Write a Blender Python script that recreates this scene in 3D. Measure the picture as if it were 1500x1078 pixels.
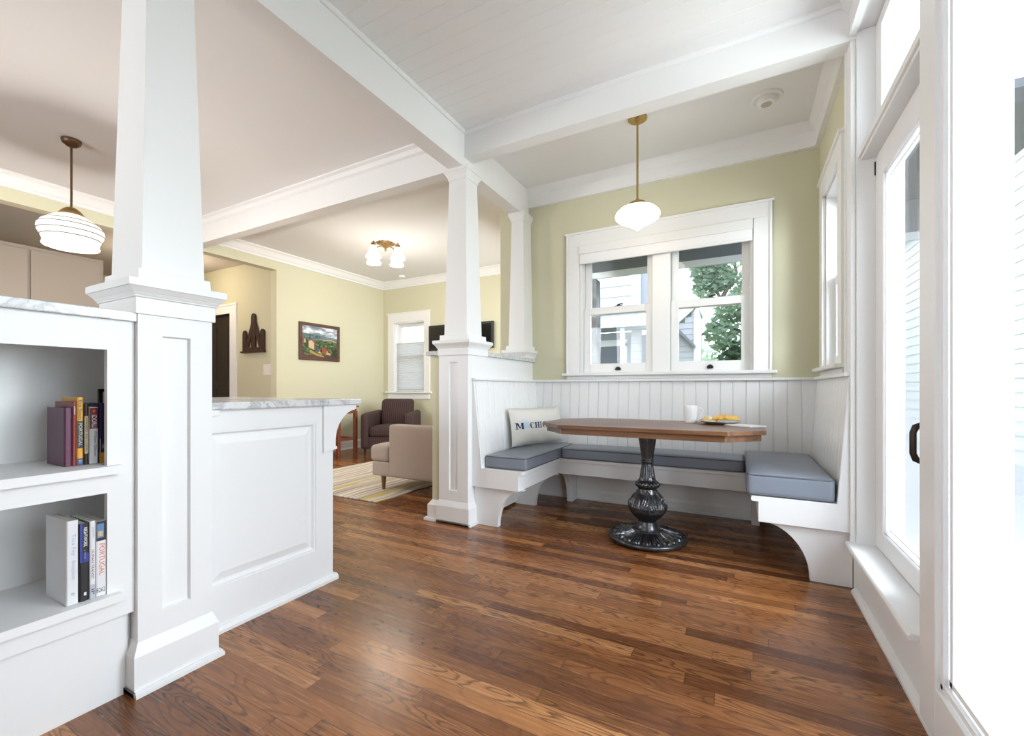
import bpy, bmesh, math, random
from mathutils import Vector, Matrix
PI = math.pi
random.seed(7)
sc = bpy.context.scene
col = sc.collection
for o in list(bpy.data.objects):
    bpy.data.objects.remove(o)

# ------------------------------------------------------------------ camera
cam_d = bpy.data.cameras.new('camera')
cam = bpy.data.objects.new('camera', cam_d)
col.objects.link(cam)
cam.location = (0, 0, 1.0)
cam.rotation_euler = (PI / 2, 0, math.radians(27.95))
cam_d.sensor_fit = 'HORIZONTAL'
cam_d.sensor_width = 36
cam_d.lens = 36 * 630.8 / 1500
cam_d.shift_y = 29.9 / 1500
cam_d.clip_start = 0.02
cam_d.clip_end = 300
sc.camera = cam

# ------------------------------------------------------------------ light and exposure
sc.view_settings.view_transform = 'Standard'
sc.view_settings.look = 'None'
sc.view_settings.gamma = 1
sc.view_settings.exposure = 0.08
sc.view_settings.use_curve_mapping = False
sc.cycles.use_denoising = True
sc.cycles.max_bounces = 10
sc.cycles.diffuse_bounces = 5
sc.cycles.glossy_bounces = 5
sc.cycles.transparent_max_bounces = 16
sc.cycles.sample_clamp_indirect = 6
sc.cycles.caustics_reflective = False
sc.cycles.caustics_refractive = False

w = bpy.data.worlds.new('overcast_sky')
sc.world = w
w.use_nodes = True
nt = w.node_tree
bg = nt.nodes['Background']
tc = nt.nodes.new('ShaderNodeTexCoord')
sx = nt.nodes.new('ShaderNodeSeparateXYZ')
rp = nt.nodes.new('ShaderNodeValToRGB')
nt.links.new(tc.outputs['Generated'], sx.inputs[0])
nt.links.new(sx.outputs['Z'], rp.inputs[0])
rp.color_ramp.elements[0].position = 0.0
rp.color_ramp.elements[0].color = (0.88, 0.94, 1.0, 1)
rp.color_ramp.elements[1].position = 0.7
rp.color_ramp.elements[1].color = (0.74, 0.85, 1.0, 1)
nt.links.new(rp.outputs[0], bg.inputs[0])
bg.inputs[1].default_value = 5.2


def area(name, loc, target, sx_, sy_, power, color):
    d = bpy.data.lights.new(name, 'AREA')
    d.shape = 'RECTANGLE'
    d.size = sx_
    d.size_y = sy_
    d.energy = power
    d.color = color
    o = bpy.data.objects.new(name, d)
    o.location = loc
    o.rotation_euler = (Vector(target) - Vector(loc)).to_track_quat('-Z', 'Y').to_euler()
    col.objects.link(o)
    return o


# added fill light behind the camera; daylight through the patio glass and sidelight
area('rear_fill', (-3.4, -2.4, 1.7), (-3.1, 2.0, 2.3), 3.2, 1.5, 26, (0.93, 0.97, 1.0))
area('daylight_patio', (2.3, 1.2, 1.9), (-0.6, 1.7, 1.1), 2.6, 2.2, 24, (0.80, 0.90, 1.0))
area('daylight_sidelight', (1.9, 2.0, 1.7), (-0.6, 3.35, 0.75), 1.2, 1.7, 112, (0.90, 0.95, 1.0))
area('living_fill', (-1.2, 4.85, 1.7), (-4.2, 4.6, 1.0), 1.3, 1.6, 95, (0.97, 0.98, 1.0))  # added fill through an unseen opening, no window known there


def point(name, loc, power, color, r=0.05):
    d = bpy.data.lights.new(name, 'POINT')
    d.energy = power
    d.color = color
    d.shadow_soft_size = r
    o = bpy.data.objects.new(name, d)
    o.location = loc
    col.objects.link(o)
    return o


# ------------------------------------------------------------------ helpers
ORG = {}


class MB:
    def __init__(self):
        self.bm = bmesh.new()
        self.mi = 0

    def face(self, pts):
        vs = [self.bm.verts.new(p) for p in pts]
        f = self.bm.faces.new(vs)
        f.material_index = self.mi
        return f

    def box(self, x0, x1, y0, y1, z0, z1):
        b = self.bm
        v = [b.verts.new((x, y, z)) for x in (x0, x1) for y in (y0, y1) for z in (z0, z1)]
        for q in ((0, 1, 3, 2), (4, 6, 7, 5), (0, 4, 5, 1), (2, 3, 7, 6), (0, 2, 6, 4), (1, 5, 7, 3)):
            f = b.faces.new([v[i] for i in q])
            f.material_index = self.mi
        return self

    def prism(self, pts, axis, a, b):
        def mk(p, t):
            return {'x': (t, p[0], p[1]), 'y': (p[0], t, p[1]), 'z': (p[0], p[1], t)}[axis]
        va = [self.bm.verts.new(mk(p, a)) for p in pts]
        vb = [self.bm.verts.new(mk(p, b)) for p in pts]
        n = len(pts)
        fs = [self.bm.faces.new(va), self.bm.faces.new(vb[::-1])]
        for i in range(n):
            j = (i + 1) % n
            fs.append(self.bm.faces.new([va[i], vb[i], vb[j], va[j]]))
        for f in fs:
            f.material_index = self.mi
        return self

    def frustum(self, r0, z0, r1, z1):
        """rectangle r=(x0,x1,y0,y1) at z0 to rectangle at z1"""
        def rc(r, z):
            return [self.bm.verts.new(p) for p in ((r[0], r[2], z), (r[1], r[2], z), (r[1], r[3], z), (r[0], r[3], z))]
        a, b = rc(r0, z0), rc(r1, z1)
        self.bm.faces.new(a[::-1])
        self.bm.faces.new(b)
        for i in range(4):
            j = (i + 1) % 4
            self.bm.faces.new([a[i], a[j], b[j], b[i]])
        return self

    def lathe(self, prof, c=(0, 0, 0), n=32, mod=None, axis='z', cap=True):
        rings = []
        for k, (r, z) in enumerate(prof):
            ring = []
            for i in range(n):
                t = 2 * PI * i / n
                rr = r if mod is None else mod(r, z, t)
                p = (rr * math.cos(t), rr * math.sin(t), z)
                if axis == 'x':
                    p = (p[2], p[0], p[1])
                elif axis == 'y':
                    p = (p[1], p[2], p[0])
                ring.append(self.bm.verts.new((c[0] + p[0], c[1] + p[1], c[2] + p[2])))
            rings.append(ring)
        fs = []
        for a, b in zip(rings, rings[1:]):
            for i in range(n):
                j = (i + 1) % n
                fs.append(self.bm.faces.new([a[i], a[j], b[j], b[i]]))
        if cap:
            fs.append(self.bm.faces.new(rings[0][::-1]))
            fs.append(self.bm.faces.new(rings[-1]))
        for f in fs:
            f.material_index = self.mi
        return self

    def tube(self, path, r, n=8, closed=False):
        path = [Vector(p) for p in path]
        m = len(path)
        rings = []
        up = None
        for i, p in enumerate(path):
            if closed:
                d = path[(i + 1) % m] - path[i - 1]
            else:
                d = path[min(i + 1, m - 1)] - path[max(i - 1, 0)]
            d.normalize()
            if up is None:
                up = Vector((0, 0, 1)) if abs(d.z) < .9 else Vector((1, 0, 0))
            s = d.cross(up).normalized()
            up = s.cross(d).normalized()
            rr = r[i] if isinstance(r, (list, tuple)) else r
            rings.append([self.bm.verts.new(p + (s * math.cos(2 * PI * k / n) + up * math.sin(2 * PI * k / n)) * rr) for k in range(n)])
        pairs = list(zip(rings, rings[1:]))
        if closed:
            pairs.append((rings[-1], rings[0]))
        for a, b in pairs:
            for i in range(n):
                j = (i + 1) % n
                f = self.bm.faces.new([a[i], a[j], b[j], b[i]])
                f.material_index = self.mi
        if not closed:
            self.bm.faces.new(rings[0][::-1]).material_index = self.mi
            self.bm.faces.new(rings[-1]).material_index = self.mi
        return self

    def rbox(self, x0, x1, y0, y1, z0, z1, r=.03, puff=0.0, cuts=14, fn=None):
        t = bmesh.new()
        bmesh.ops.create_cube(t, size=2)
        bmesh.ops.subdivide_edges(t, edges=t.edges[:], cuts=cuts, use_grid_fill=True)
        hx, hy, hz = (x1 - x0) / 2, (y1 - y0) / 2, (z1 - z0) / 2
        c = Vector(((x0 + x1) / 2, (y0 + y1) / 2, (z0 + z1) / 2))
        h = (hx, hy, hz)
        rr = min(r, hx * .99, hy * .99, hz * .99)
        def remap(s, hh):  # cluster grid lines near the edges
            e = 1 - rr / hh
            a = abs(s)
            g = a / .72 * e if a < .72 else e + (a - .72) / .28 * (1 - e)
            return math.copysign(g * hh, s)
        mp = {}
        for v in t.verts:
            p = Vector([remap(v.co[i], h[i]) for i in range(3)])
            q = Vector([max(-(h[i] - rr), min(h[i] - rr, p[i])) for i in range(3)])
            d = p - q
            if d.length > 1e-9:
                p = q + d.normalized() * rr
            u, vv = p.x / hx, p.y / hy
            if puff:
                p.z += math.copysign(puff * (1 - u ** 4) * (1 - vv ** 4), p.z) * min(1, abs(p.z) / hz)
            p = p + c
            if fn:
                p = Vector(fn(p, u, vv))
            mp[v] = self.bm.verts.new(p)
        for f in t.faces:
            self.bm.faces.new([mp[v] for v in f.verts]).material_index = self.mi
        t.free()
        return self

    def build(self, name, mat, parent=None, loc=None, bevel=0, smooth=False, seg=2):
        b = self.bm
        bmesh.ops.recalc_face_normals(b, faces=b.faces[:])
        if bevel:
            es = [e for e in b.edges if len(e.link_faces) == 2 and e.calc_face_angle(0) > .6]
            bmesh.ops.bevel(b, geom=es, offset=bevel, segments=seg, affect='EDGES', profile=.5, clamp_overlap=True)
        if parent is not None:
            org = ORG[parent]
        elif loc is not None:
            org = Vector(loc)
        else:
            xs = [v.co for v in b.verts]
            mn = [min(p[i] for p in xs) for i in range(3)]
            mx = [max(p[i] for p in xs) for i in range(3)]
            org = Vector(((mn[0] + mx[0]) / 2, (mn[1] + mx[1]) / 2, mn[2]))
        for v in b.verts:
            v.co -= org
        me = bpy.data.meshes.new(name)
        b.to_mesh(me)
        b.free()
        if smooth:
            me.polygons.foreach_set('use_smooth', [True] * len(me.polygons))
            me.set_sharp_from_angle(angle=math.radians(38 if smooth is True else smooth))
        for m_ in (mat if isinstance(mat, (list, tuple)) else [mat]):
            me.materials.append(m_)
        o = bpy.data.objects.new(name, me)
        col.objects.link(o)
        if parent is not None:
            o.parent = parent
            ORG[o] = org
        else:
            o.location = org
            ORG[o] = org
        return o


def thing(name, label, cat, loc=(0, 0, 0), rz=0.0, group=None, local=False):
    o = bpy.data.objects.new(name, None)
    o.empty_display_size = .1
    o.location = loc
    o.rotation_euler = (0, 0, rz)
    o['label'] = label
    o['category'] = cat
    if group:
        o['group'] = group
    col.objects.link(o)
    ORG[o] = Vector((0, 0, 0)) if local else Vector(loc)
    return o


def tag(o, label, cat, group=None):
    o['label'] = label
    o['category'] = cat
    if group:
        o['group'] = group
    return o


def struct(o, label=None):
    o['kind'] = 'structure'
    if label:
        o['label'] = label
    return o


def dup(root, loc=None, rz=None, label=None):
    c = root.copy()
    col.objects.link(c)
    if loc is not None:
        c.location = loc
    if rz is not None:
        c.rotation_euler = (0, 0, rz)
    if label:
        c['label'] = label
    for ch in list(root.children):
        d = ch.copy()
        col.objects.link(d)
        d.parent = c
        for g in ch.children:
            e = g.copy()
            col.objects.link(e)
            e.parent = d
    return c


# ------------------------------------------------------------------ materials
MATS = {}


def mat(name, color, rough=.5, metal=0.0, coat=0.0, emit=None, emit_s=0.0, spec=None, sheen=0.0):
    m = bpy.data.materials.new(name)
    m.use_nodes = True
    p = m.node_tree.nodes['Principled BSDF']
    p.inputs['Base Color'].default_value = (*color, 1)
    p.inputs['Roughness'].default_value = rough
    p.inputs['Metallic'].default_value = metal
    p.inputs['Coat Weight'].default_value = coat
    if sheen:
        p.inputs['Sheen Weight'].default_value = sheen
    if spec is not None:
        p.inputs['Specular IOR Level'].default_value = spec
    if emit:
        p.inputs['Emission Color'].default_value = (*emit, 1)
        p.inputs['Emission Strength'].default_value = emit_s
    MATS[name] = m
    return m


class NT:
    def __init__(self, m):
        self.t = m.node_tree
        self.p = self.t.nodes['Principled BSDF']

    def n(self, kind, **kw):
        o = self.t.nodes.new('ShaderNode' + kind)
        for k, v in kw.items():
            if k.startswith('i_'):
                key = k[2:]
                key = int(key) if key.isdigit() else key.replace('_', ' ')
                s = o.inputs[key]
                if isinstance(v, bpy.types.NodeSocket):
                    self.t.links.new(v, s)
                else:
                    s.default_value = v
            else:
                setattr(o, k, v)
        return o

    def math(self, op, a, b=0.0, c=0.0):
        o = self.t.nodes.new('ShaderNodeMath')
        o.operation = op
        for i, v in enumerate((a, b, c)):
            if isinstance(v, bpy.types.NodeSocket):
                self.t.links.new(v, o.inputs[i])
            else:
                o.inputs[i].default_value = v
        return o.outputs[0]

    def ramp(self, fac, stops, interp='LINEAR'):
        o = self.t.nodes.new('ShaderNodeValToRGB')
        o.color_ramp.interpolation = interp
        el = o.color_ramp.elements
        while len(el) < len(stops):
            el.new(.5)
        for e, (p, c) in zip(el, stops):
            e.position = p
            e.color = (*c, 1) if len(c) == 3 else c
        self.t.links.new(fac, o.inputs[0])
        return o.outputs[0]

    def mix(self, fac, a, b, mode='MIX'):
        o = self.t.nodes.new('ShaderNodeMix')
        o.data_type = 'RGBA'
        o.blend_type = mode
        for s, v in ((o.inputs[0], fac), (o.inputs[6], a), (o.inputs[7], b)):
            if isinstance(v, bpy.types.NodeSocket):
                self.t.links.new(v, s)
            else:
                s.default_value = v if not isinstance(v, tuple) else (*v, 1)
        return o.outputs[2]

    def link(self, a, b):
        self.t.links.new(a, self.p.inputs[b] if isinstance(b, str) else b)

    def bump(self, h, strength=.2, dist=.01):
        o = self.n('Bump', i_Height=h, i_Strength=strength, i_Distance=dist)
        self.link(o.outputs[0], 'Normal')

    def coord(self, what='Object'):
        return self.t.nodes.new('ShaderNodeTexCoord').outputs[what]

    def comb(self, x, y, z=0.0):
        return self.n('CombineXYZ', i_X=x, i_Y=y, i_Z=z).outputs[0]


WHITE = mat('white_trim_paint', (.80, .80, .795), .38)
WALLW = mat('white_panel_paint', (.80, .80, .80), .42)
CEIL = mat('ceiling_paint', (.80, .795, .785), .75)
CEILK = mat('kitchen_ceiling_paint', (.80, .80, .80), .8)
OLIVE = mat('olive_wall_paint', (.605, .585, .425), .7)
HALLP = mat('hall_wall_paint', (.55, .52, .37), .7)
MARBLE = mat('grey_veined_marble', (.6, .6, .6), .22)
k = NT(MARBLE)
n1 = k.n('TexNoise', i_Vector=k.coord(), i_Scale=5.0, i_Detail=6.0, i_Roughness=.6, i_Distortion=1.8)
c1 = k.ramp(n1.outputs[0], [(.30, (.36, .37, .39)), (.43, (.62, .63, .64)), (.5, (.42, .43, .45)), (.54, (.66, .66, .67)), (.8, (.72, .72, .73))])
k.link(c1, 'Base Color')

FLOOR = mat('brown_oak_floor', (.15, .06, .03), .3)
k = NT(FLOOR)
s = k.n('SeparateXYZ', i_0=k.coord()).outputs
W_, L_ = .062, 1.05
row = k.math('FLOOR', k.math('DIVIDE', s[1], W_))
rr = k.n('TexWhiteNoise', noise_dimensions='1D', i_W=row).outputs[0]
xs = k.math('ADD', s[0], k.math('MULTIPLY', rr, 13.0))
cell = k.math('FLOOR', k.math('DIVIDE', xs, L_))
wn = k.n('TexWhiteNoise', noise_dimensions='2D', i_Vector=k.comb(row, cell)).outputs
tone = wn[0]
tone2 = k.n('TexWhiteNoise', noise_dimensions='2D', i_Vector=k.comb(cell, row)).outputs[0]
yl = k.math('FRACT', k.math('DIVIDE', s[1], W_))
xl = k.math('FRACT', k.math('DIVIDE', xs, L_))
off = k.math('MULTIPLY', tone, 37.0)
# cathedral figure: contour bands of a stretched noise on each board
gv = k.comb(k.math('MULTIPLY', xs, 2.6), k.math('MULTIPLY', yl, k.math('ADD', k.math('MULTIPLY', tone2, .9), .35)), off)
gn = k.n('TexNoise', i_Vector=gv, i_Scale=1.0, i_Detail=1.0, i_Roughness=.35).outputs[0]
wob = k.n('TexNoise', i_Vector=k.comb(k.math('MULTIPLY', xs, 14.0), k.math('MULTIPLY', s[1], 60.0), off), i_Scale=1.0, i_Detail=2.0).outputs[0]
rings = k.math('FRACT', k.math('ADD', k.math('MULTIPLY', gn, 13.0), k.math('MULTIPLY', wob, .55)))
fig = k.ramp(rings, [(0.0, (.15, .12, .10)), (.12, (.44, .40, .38)), (.34, (.95, .95, .95)), (.86, (1, 1, 1)), (1.0, (.15, .12, .10))])
fv = k.comb(k.math('MULTIPLY', xs, 6.0), k.math('MULTIPLY', s[1], 150.0), off)
fn_ = k.n('TexNoise', i_Vector=fv, i_Scale=1.0, i_Detail=3.0, i_Roughness=.6).outputs[0]
pore = k.ramp(fn_, [(.34, (.6, .57, .55)), (.55, (1, 1, 1))])
base = k.ramp(tone, [(0, (.125, .039, .012)), (.3, (.235, .086, .027)), (.7, (.335, .132, .044)), (1.0, (.45, .200, .074))])
c_ = k.mix(k.math('MULTIPLY', k.math('POWER', tone2, .5), .88), base, fig, 'MULTIPLY')
c_ = k.mix(.6, c_, pore, 'MULTIPLY')
jy = k.math('LESS_THAN', k.math('MINIMUM', yl, k.math('SUBTRACT', 1.0, yl)), .016)
jx = k.math('LESS_THAN', k.math('MINIMUM', xl, k.math('SUBTRACT', 1.0, xl)), .0012)
jj = k.math('MAXIMUM', jy, jx)
c_ = k.mix(k.math('MULTIPLY', jj, .65), c_, (.02, .008, .004))
k.link(c_, 'Base Color')
k.link(k.math('ADD', k.math('MULTIPLY', fn_, .12), .20), 'Roughness')
k.bump(k.math('SUBTRACT', k.math('MULTIPLY', fn_, .25), jj), .12, .004)


def wood(name, dark, light, axis=0, scale=1.0, rough=.4, coat=0.0):
    m = mat(name, light, rough, coat=coat)
    k = NT(m)
    s = k.n('SeparateXYZ', i_0=k.coord()).outputs
    sc_ = [34.0 * scale] * 3
    sc_[axis] = 2.2 * scale
    v = k.comb(*[k.math('MULTIPLY', s[i], sc_[i]) for i in range(3)])
    n1 = k.n('TexNoise', i_Vector=v, i_Scale=1.0, i_Detail=5.0, i_Roughness=.6, i_Distortion=.6).outputs[0]
    k.link(k.ramp(n1, [(.3, dark), (.65, light)]), 'Base Color')
    k.bump(n1, .08, .004)
    return m


TABLEW = wood('walnut_table_wood', (.075, .030, .013), (.25, .115, .052), 0, .8, .32)
# planked table: boards of differing tone along the table
k = NT(TABLEW)
s = k.n('SeparateXYZ', i_0=k.coord()).outputs
bn = k.n('TexWhiteNoise', noise_dimensions='1D', i_W=k.math('FLOOR', k.math('DIVIDE', s[1], .085))).outputs[0]
src = k.p.inputs['Base Color'].links[0].from_socket
k.link(k.mix(.85, src, k.ramp(bn, [(0, (.5, .5, .5)), (1, (1.25, 1.2, 1.15))]), 'MULTIPLY'), 'Base Color')
DARKW = wood('dark_stained_wood', (.020, .009, .006), (.055, .022, .012), 2, 1.0, .45)
DOORW = wood('espresso_door_wood', (.012, .007, .006), (.030, .016, .013), 2, .8, .4)
REDW = wood('reddish_cherry_wood', (.10, .022, .010), (.24, .065, .028), 2, 1.0, .4)
LEGW = wood('walnut_leg_wood', (.08, .035, .016), (.19, .09, .045), 2, 1.0, .4)
FRAMEW = wood('brown_frame_wood', (.045, .018, .010), (.12, .052, .03), 1, 1.0, .45)

IRON = mat('burnished_cast_iron', (.045, .045, .048), .27, metal=.8)
k = NT(IRON)
n1 = k.n('TexNoise', i_Vector=k.coord(), i_Scale=90.0, i_Detail=4.0).outputs[0]
k.link(k.ramp(n1, [(.3, (.05, .05, .053)), (.7, (.11, .11, .114))]), 'Base Color')
BRASS = mat('aged_brass', (.50, .34, .13), .28, metal=1.0)
ABRASS = mat('antique_brass', (.30, .20, .09), .4, metal=1.0)
BRONZE = mat('dark_bronze', (.035, .025, .02), .4, metal=.7)
BRONZE2 = mat('brown_bronze', (.14, .08, .045), .4, metal=.8)
BLACKM = mat('black_hardware', (.012, .012, .013), .4, metal=.4)
CUSH = mat('grey_blue_upholstery', (.21, .24, .295), .36, spec=.7)
k = NT(CUSH)
n1 = k.n('TexNoise', i_Vector=k.coord(), i_Scale=9.0, i_Detail=3.0).outputs[0]
k.bump(n1, .25, .02)
PIPE = mat('grey_piping', (.12, .125, .14), .45)
LINEN = mat('cream_linen', (.64, .62, .57), .9)
k = NT(LINEN)
wv = k.n('TexNoise', i_Vector=k.coord(), i_Scale=260.0, i_Detail=2.0).outputs[0]
k.bump(wv, .2, .002)
INKN = mat('navy_print', (.015, .02, .075), .8)
INKB = mat('pale_blue_print', (.42, .56, .66), .8)
INKL = mat('faded_lavender_print', (.50, .53, .62), .8)
TAN = mat('taupe_velvet', (.36, .285, .235), .85, sheen=.25)
PURP = mat('striped_plum_fabric', (.1, .05, .05), .85)
k = NT(PURP)
s = k.n('SeparateXYZ', i_0=k.coord()).outputs
st = k.math('FRACT', k.math('MULTIPLY', k.math('ADD', s[0], s[1]), 26.0))
k.link(k.ramp(st, [(0, (.064, .032, .028)), (.55, (.064, .032, .028)), (.62, (.024, .011, .011)), (.95, (.024, .011, .011)), (1.0, (.064, .032, .028))]), 'Base Color')
RUG = mat('striped_beige_rug', (.6, .5, .4), .95)
k = NT(RUG)
s = k.n('SeparateXYZ', i_0=k.coord()).outputs
wob = k.n('TexNoise', i_Vector=k.comb(k.math('MULTIPLY', s[0], 2.2), k.math('MULTIPLY', s[1], .9)), i_Scale=1.0, i_Detail=1.0).outputs[0]
xx = k.math('ADD', s[0], k.math('MULTIPLY', wob, .22))
bnd = k.n('TexNoise', noise_dimensions='2D', i_Vector=k.comb(k.math('MULTIPLY', xx, 24.0), k.math('MULTIPLY', s[1], .35)), i_Scale=1.0, i_Detail=2.0).outputs[0]
c1 = k.ramp(bnd, [(.34, (.30, .235, .20)), (.42, (.66, .58, .47)), (.5, (.40, .33, .285)), (.56, (.70, .63, .52)), (.68, (.74, .68, .58))])
yb = k.n('TexNoise', noise_dimensions='2D', i_Vector=k.comb(k.math('ADD', k.math('MULTIPLY', xx, 9.0), 3.7), k.math('MULTIPLY', s[1], .5)), i_Scale=1.0).outputs[0]
c1 = k.mix(k.math('GREATER_THAN', yb, .63), c1, (.58, .45, .16))
k.link(c1, 'Base Color')
k.bump(bnd, .3, .01)
MILK = mat('lit_milk_glass', (.9, .88, .82), .25, emit=(1.0, .93, .80), emit_s=4.0)
MILK2 = mat('lit_frosted_glass', (.9, .88, .82), .25, emit=(1.0, .94, .84), emit_s=2.2)
MILK3 = mat('lit_ribbed_glass', (.9, .88, .84), .3, emit=(1.0, .96, .90), emit_s=.62)
RIBG = mat('grey_band_on_glass', (.32, .31, .30), .5)
CHINA = mat('white_china', (.82, .82, .82), .2)
PLATEM = mat('grey_glazed_china', (.50, .51, .52), .25)
PAPER = mat('white_paper', (.82, .82, .83), .8)
OMEL = mat('yellow_egg', (.80, .46, .06), .5)
k = NT(OMEL)
n1 = k.n('TexNoise', i_Vector=k.coord(), i_Scale=30.0, i_Detail=3.0).outputs[0]
k.link(k.ramp(n1, [(.35, (.78, .36, .03)), (.65, (.85, .60, .16))]), 'Base Color')
POTA = mat('pale_yellow_food', (.78, .60, .30), .55)
k = NT(POTA)
n1 = k.n('TexNoise', i_Vector=k.coord(), i_Scale=40.0, i_Detail=3.0).outputs[0]
k.link(k.ramp(n1, [(.35, (.70, .45, .15)), (.6, (.84, .72, .45))]), 'Base Color')
TVB = mat('black_screen', (.004, .004, .005), .16)
TVF = mat('black_plastic', (.012, .012, .013), .35)
VENT = mat('grey_lamp_recess', (.45, .42, .36), .5)
PLATEW = mat('ivory_switch_plate', (.74, .71, .66), .4)
GREIGE = mat('greige_cabinet_paint', (.30, .25, .205), .5)
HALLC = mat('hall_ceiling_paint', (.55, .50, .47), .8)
SIDING = mat('pale_grey_siding', (.40, .40, .42), .7)
SIDTRIM = mat('white_house_trim', (.62, .63, .65), .6)
SHING = mat('grey_shingles', (.16, .165, .18), .85)
SOFFIT = mat('slate_porch_paint', (.075, .085, .10), .6)
GUTTER = mat('grey_gutter', (.42, .45, .48), .5)
DKDOOR = mat('slate_door_paint', (.075, .085, .11), .4)
STONE = mat('grey_field_stone', (.2, .2, .2), .9)
k = NT(STONE)
vo = k.n('TexVoronoi', i_Vector=k.coord(), i_Scale=7.0).outputs
k.link(k.ramp(vo[0], [(.1, (.03, .032, .035)), (.5, (.065, .068, .073)), (.8, (.12, .125, .13))]), 'Base Color')
k.bump(vo[0], .6, .04)
LEAF = mat('green_leaf', (.10, .17, .06), .6)
k = NT(LEAF)
rn = k.n('TexNoise', i_Vector=k.coord(), i_Scale=1.3, i_Detail=2.0).outputs[0]
k.link(k.ramp(rn, [(.35, (.24, .33, .26)), (.65, (.36, .45, .35))]), 'Base Color')
tr_l = k.n('BsdfTranslucent', i_Color=(.42, .55, .36, 1))
mx_l = k.n('MixShader', i_0=.5)
k.t.links.new(k.p.outputs[0], mx_l.inputs[1])
k.t.links.new(tr_l.outputs[0], mx_l.inputs[2])
k.t.links.new(mx_l.outputs[0], k.t.nodes['Material Output'].inputs[0])
LEAFD = mat('dark_green_leaf', (.03, .075, .035), .6)
BARK = mat('grey_bark', (.16, .145, .13), .9)
DECK = mat('pale_deck_boards', (.45, .44, .43), .7)
LAWN = mat('lawn_grass', (.10, .16, .06), .9)
SHADE = mat('white_cellular_fabric', (.80, .80, .80), .85)
k = NT(SHADE)
k.p.inputs['Transmission Weight'].default_value = 0.0
tr = k.n('BsdfTranslucent', i_Color=(.85, .86, .88, 1))
mx = k.n('MixShader', i_0=.45)
k.t.links.new(k.p.outputs[0], mx.inputs[1])
k.t.links.new(tr.outputs[0], mx.inputs[2])
k.t.links.new(mx.outputs[0], k.t.nodes['Material Output'].inputs[0])
VINYL = mat('white_vinyl_frame', (.82, .82, .83), .35)

GLASS = bpy.data.materials.new('clear_window_glass')
GLASS.use_nodes = True
g = GLASS.node_tree
g.nodes.remove(g.nodes['Principled BSDF'])
a = g.nodes.new('ShaderNodeBsdfTransparent')
a.inputs[0].default_value = (.97, .985, .985, 1)
b = g.nodes.new('ShaderNodeBsdfGlossy')
b.inputs['Roughness'].default_value = 0.0
ge = g.nodes.new('ShaderNodeNewGeometry')
dt = g.nodes.new('ShaderNodeVectorMath')
dt.operation = 'DOT_PRODUCT'
g.links.new(ge.outputs['Normal'], dt.inputs[0])
g.links.new(ge.outputs['Incoming'], dt.inputs[1])
def gm(op, a_, b_):
    o = g.nodes.new('ShaderNodeMath')
    o.operation = op
    for i_, v_ in enumerate((a_, b_)):
        if isinstance(v_, bpy.types.NodeSocket):
            g.links.new(v_, o.inputs[i_])
        else:
            o.inputs[i_].default_value = v_
    return o.outputs[0]
# Schlick reflectance of one glass face, the same from either side
rf_ = gm('ADD', gm('MULTIPLY', gm('POWER', gm('SUBTRACT', 1.0, gm('ABSOLUTE', dt.outputs['Value'], 0.0)), 5.0), .96), .04)
mx = g.nodes.new('ShaderNodeMixShader')
g.links.new(rf_, mx.inputs[0])
g.links.new(a.outputs[0], mx.inputs[1])
g.links.new(b.outputs[0], mx.inputs[2])
g.links.new(mx.outputs[0], g.nodes['Material Output'].inputs[0])

XR, YW, ZC = .5, 3.75, 2.9          # right wall, window wall, ceiling
XL, YF = -5.72, 5.81                # living room far-left wall, far wall

# ================================================================== the setting
def sbox(name, m, *b, bevel=0):
    return struct(MB().box(*b).build(name, m, bevel=bevel))


sbox('floor', FLOOR, -9.2, .52, -2.6, 5.85, -.06, 0)
sbox('ceiling', CEILK, -5.72, -1.86, -2.6, YF, ZC, ZC + .1)
# breakfast nook ceiling: painted boards running along the window wall
m = MB()
pts = [(-2.6, ZC + .1)]
y = -2.6
while y < YW:
    pts += [(y, ZC), (y + .086, ZC), (y + .089, ZC + .002), (y + .092, ZC)] if y < 2.6 else [(y, ZC), (y + .09, ZC)]
    y += .092
pts += [(YW, ZC), (YW, ZC + .1)]
cl = []
for p in pts:
    if not cl or (abs(p[0] - cl[-1][0]) + abs(p[1] - cl[-1][1])) > 1e-5:
        cl.append((min(p[0], YW), p[1]))
m.prism(cl, 'x', -1.86, .52)
struct(m.build('ceiling_nook', CEIL))
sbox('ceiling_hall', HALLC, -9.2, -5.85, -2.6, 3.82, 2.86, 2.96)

# --- window wall of the nook
wx0, wx1, wz0, wz1 = -1.29, .086, 1.135, 2.285
m = MB()
m.box(-1.99, wx0, YW, YW + .18, 0, 3.0)
m.box(wx1, .68, YW, YW + .18, 0, 3.0)
m.box(wx0, wx1, YW, YW + .18, 0, wz0)
m.box(wx0, wx1, YW, YW + .18, wz1, 3.0)
struct(m.build('wall_back', OLIVE))
# --- right wall: olive part over the bench, and the panelled glazed part
m = MB()
ry0, ry1, rz0, rz1 = 2.985, 3.50, 1.135, 2.27
m.box(XR, .68, ry1, YW, 0, 3.0)
m.box(XR, .68, 2.70, ry0, 0, 3.0)
m.box(XR, .68, ry0, ry1, 0, rz0)
m.box(XR, .68, ry0, ry1, rz1, 3.0)
struct(m.build('wall_right', OLIVE))
m = MB()
m.box(XR, .68, 2.65, 2.70, 0, 3.0)
m.box(XR, .68, 1.72, 2.65, 0, .225)
m.box(XR, .68, 1.73, 1.785, .225, 3.0)
m.box(XR, .68, .2, 2.65, 2.74, 3.0)
m.box(XR, .68, -1.2, .2, 0, 3.0)
struct(m.build('wall_right_panelling', WALLW))
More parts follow.
